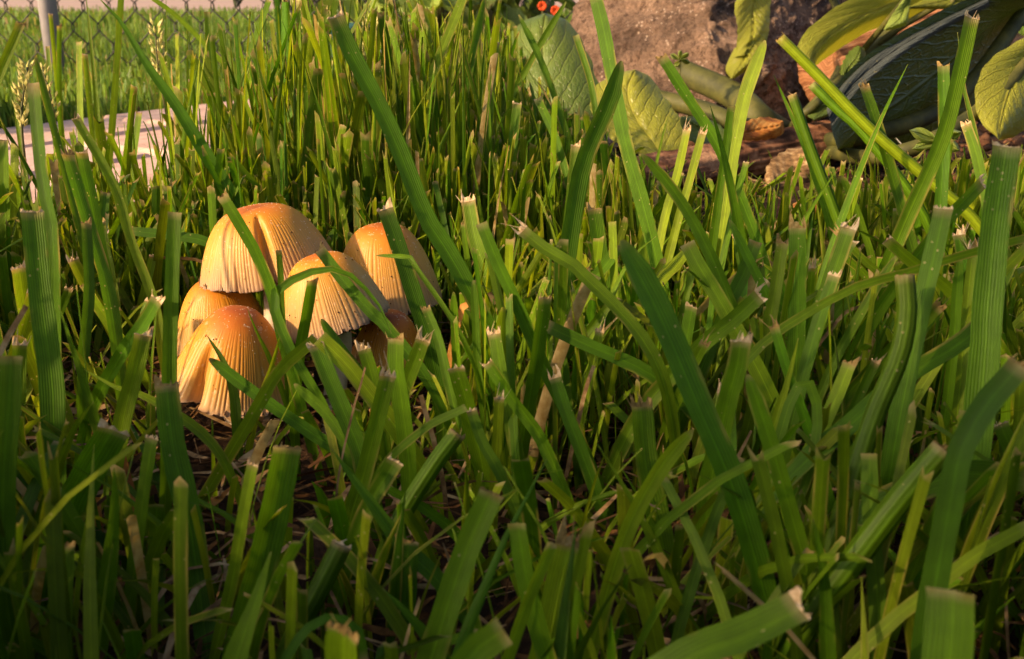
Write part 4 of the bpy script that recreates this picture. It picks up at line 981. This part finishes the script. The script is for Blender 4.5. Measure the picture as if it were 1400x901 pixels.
# ================================================================== SEED HEADS
def seed_head(pts, d, n, sz, label, spread=.0035):
    W3 = [P(x, y, d) for x, y in pts]; B = W3[-1]; W3 = W3+[Vector((B.x+random.uniform(-.008, .008), B.y+.003, -.002))]
    c = spline([tuple(p) for p in W3], 24); e = empty('grass_seed_head', (W3[-1].x, W3[-1].y, 0), label, 'seed head', 'grass seed heads')
    V, f = tube(c, np.linspace(.0004, .0008, 24), 6); mk('stalk', V, f, M['petiole'], e)
    Lh = np.linalg.norm(np.array(W3[0])-np.array(W3[1])); V, f = [], []; rs = random.Random(int(pts[0][0]))
    top, bot = np.array(W3[0]), np.array(W3[1])
    for i in range(n):
        t = (i+.5)/n; p = top+(bot-top)*t; a = rs.uniform(0, 6.28); r = spread*(.15+.85*math.sin(math.pi*min(1, t*.9+.1)))*rs.uniform(.3, 1)
        o_ = np.array([math.cos(a)*r, math.sin(a)*r, r*.4]); ax = np.array([math.cos(a)*.45, math.sin(a)*.45, .85]); ax /= np.linalg.norm(ax)
        q = np.cross(ax, [0, 0, 1.]); q /= np.linalg.norm(q)+1e-9; k = len(V); L = sz*1.45*rs.uniform(.7, 1.25); z = np.cross(ax, q)
        V += [p+o_, p+o_+ax*L*.45+q*L*.2, p+o_+ax*L*.45+z*L*.2, p+o_+ax*L*.45-q*L*.2, p+o_+ax*L*.45-z*L*.2, p+o_+ax*L]
        for j in range(4): f += [(k, k+1+(j+1) % 4, k+1+j), (k+5, k+1+j, k+1+(j+1) % 4)]
        kk = len(V); V += [p, p+q*.0002, p+o_+q*.0002, p+o_]; f.append((kk, kk+1, kk+2, kk+3))
    mk('spikelets', V, f, M['seed'], e, smooth=False)
seed_head([(38,92),(30,178)], .42, 46, .0030, 'dense greenish seed head beside the brick path')
seed_head([(58,92),(76,170)], .46, 30, .0026, 'loose seed head leaning right beside the path')
seed_head([(212,36),(219,110)], .50, 40, .0030, 'pale seed head before the chain link fence')
seed_head([(404,5),(400,110)], .50, 46, .0032, 'tall greenish seed head in the deep grass behind the caps')
seed_head([(512,30),(498,95)], .46, 48, .0030, 'bushy pale seed head right of the widest slanting blade')
seed_head([(450,92),(440,140)], .45, 30, .0028, 'small seed head left of the widest slanting blade')
seed_head([(392,60),(396,120)], .48, 26, .0028, 'sparse seed head low in the deep grass')
seed_head([(232,232),(222,285)], .37, 24, .0026, 'seed head just above the straight upright blade')
seed_head([(573,72),(577,110)], .46, 18, .0030, 'little seed head beside the kinked stalk')

# ================================================================== BACKGROUND PLANTS
def bushlet(x, y, d, n, rad, hgt, lw, mat, label, seed):
    rs = random.Random(seed); g = P(x, y, d); e = empty('garden_plant', (g.x, g.y, 0), label, 'plant', 'plants along the far bed')
    for i in range(n):
        a = rs.uniform(0, 6.28); r = rad*rs.uniform(.15, 1); zt = hgt*rs.uniform(.35, 1)
        p0 = np.array((g.x, g.y, -.002)); p1 = p0+np.array((math.cos(a)*r*.5, math.sin(a)*r*.5, zt)); p2 = p0+np.array((math.cos(a)*r, math.sin(a)*r, zt*.9))
        V, f = tube(spline([p0, (p0+p1)/2+np.array((0, 0, zt*.12)), p1], 7), .0016, 5); mk('stem', V, f, M['petiole'], e)
        ax = p2-p1; L = max(np.linalg.norm(ax), .02)*rs.uniform(1, 1.4); ax /= np.linalg.norm(ax)
        sd_ = np.cross(ax, [0, 0, 1.]); sd_ /= np.linalg.norm(sd_); up = np.cross(sd_, ax); V, uv = [], []; ww = lw*rs.uniform(.7, 1.3)
        for ii in range(12):
            t = ii/11; hw = ww/2*math.sin(math.pi*min(1, .06+t*.94))**.7*(1+.10*math.sin(ii*2.6))
            for jj in range(7):
                s_ = jj/3-1; V.append(p1+ax*L*t+sd_*hw*s_+up*(.012*abs(s_)*ww/.03-.4*L*t*t+.002*math.sin(t*20+s_*5))); uv.append((s_/2+.5, t))
        mk('leaf', V, grid_faces(12, 7), mat, e, uv=uv)
bushlet(600, 62, 1.45, 22, .085, .15, .06, M['leaf_p'], 'light green lettuce like plant in the far bed', 1)
bushlet(500, 62, 1.55, 20, .08, .14, .05, M['leaf_p'], 'pale leafy plant beside the teal stake in the far bed', 2)
bushlet(655, 60, 1.35, 18, .07, .12, .05, M['leaf_g'], 'mid green leafy plant behind the tall grass in the far bed', 3)
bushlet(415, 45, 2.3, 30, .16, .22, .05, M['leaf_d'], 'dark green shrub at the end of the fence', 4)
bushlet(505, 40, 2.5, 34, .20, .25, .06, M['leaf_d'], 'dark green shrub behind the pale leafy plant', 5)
bushlet(700, 45, 1.9, 26, .13, .18, .05, M['leaf_g'], 'green plant behind the red flowers', 6)
def flowers():
    for i, (x, y, d) in enumerate([(741, 8, 1.25), (759, 14, 1.22)]):
        c = P(x, y, d); e = empty('red_flower', (c.x, c.y, 0), 'small orange red flower on a thin stalk beside the rock', 'flower', 'red flowers beside the rock')
        V, f = tube(spline([(c.x, c.y, -.002), (c.x+.003, c.y, c.z*.5), tuple(c)], 8), .0010, 6); mk('stem', V, f, M['petiole'], e)
        for k in range(6):
            a = k*1.047+.3*i; u = np.array((math.cos(a), -.55, math.sin(a))); u /= np.linalg.norm(u); s_ = np.array((-math.sin(a), 0, math.cos(a))); V = []
            for t, wv, l in ((0, .15, 0), (.5, 1, .002), (.85, .9, .001), (1, .4, -.001)):
                for q in (-1, 0, 1): V.append(np.array(c)+u*.0065*t+s_*.0028*wv*q+np.array((0, -l, 0))*(1-abs(q)))
            mk('petal', V, grid_faces(4, 3), M['red'], e)
flowers()
def pebble(x, y, d, r, label):
    c = P(x, y, d); V = []; n, k = 9, 14; c.z = r*.5
    for i in range(n):
        for j in range(k):
            th = math.pi*i/(n-1); ph = 2*math.pi*j/k; v = Vector((math.sin(th)*math.cos(ph), math.sin(th)*math.sin(ph), .65*math.cos(th)))
            V.append(c+v*r*(1+.22*mnoise.noise(v*1.7+Vector((x, 0, 0)))))
    tag(mk('stone', V, grid_faces(n, k, True), M['pebble'], origin=(c.x, c.y, 0)), label, 'stone', 'pale stones in the far bed')
pebble(723, 40, 1.3, .030, 'pale grey stone beneath the red flowers')
pebble(690, 44, 1.35, .024, 'pale grey stone left of the red flowers')
pebble(545, 60, 1.6, .030, 'whitish stone among the pale leafy plants')
def added_shade_shrub():  # unseen shrub, added behind the camera only to shade the foreground
    rs = random.Random(5); la, ca = math.sin(SUN_AZ), math.cos(SUN_AZ)
    cx, cy, cz = -.9*la+.15*ca, -.9*ca-.15*la, .48
    e = empty('shrub', (cx, cy, 0), 'unseen shrub added behind the viewpoint to shade the foreground', 'shrub')
    for k in range(7):
        a = k*.9; V, f = tube(spline([(cx+.02*math.cos(a), cy+.02*math.sin(a), -.02), (cx+.07*math.cos(a), cy+.07*math.sin(a), .25), (cx+.2*math.cos(a), cy+.2*math.sin(a), .55+.05*math.sin(k))], 8), np.linspace(.008, .003, 8), 6); mk('branch', V, f, M['bark'], e)
    V, f = [], []
    for _ in range(1150):
        while True:
            v = np.array([rs.uniform(-1, 1) for _ in range(3)])
            if .25 < np.linalg.norm(v) < 1: break
        p = np.array((cx, cy, cz))+v*np.array((.31, .31, .40)); u = np.array([rs.gauss(0, 1) for _ in range(3)]); u /= np.linalg.norm(u); q = np.cross(u, [rs.gauss(0, 1) for _ in range(3)]); q /= np.linalg.norm(q)
        L = rs.uniform(.055, .085); k = len(V); V += [p, p+u*L*.5+q*L*.27, p+u*L, p+u*L*.5-q*L*.27]; f.append((k, k+1, k+2, k+3))
    uv = np.tile(np.array([(.5, 0), (1, .5), (.5, 1), (0, .5)]), (1150, 1)); tag(mk('added_foliage', V, f, M['leaf_g'], e, uv=uv), kind='stuff')
added_shade_shrub()
def teal_pot():
    g = P(478, 82, 1.40); e = empty('plant_pot', (g.x, g.y, 0), 'small dark teal plastic pot behind the tall grass', 'pot')
    prof = [(.020, 0), (.021, .002), (.027, .062), (.030, .062), (.030, .072), (.027, .072), (.026, .060)]; k = 24
    V = [(g.x+r*math.cos(6.2832*j/k), g.y+r*math.sin(6.2832*j/k), z) for r, z in prof for j in range(k)]
    mk('body', V, grid_faces(len(prof), k, True)+[tuple(range(k))[::-1]], M['teal'], e)
    V = [(g.x+.0262*math.cos(6.2832*j/k), g.y+.0262*math.sin(6.2832*j/k), .061) for j in range(k)]; mk('potting_soil', V, [tuple(range(k))], M['soil'], e)
teal_pot()
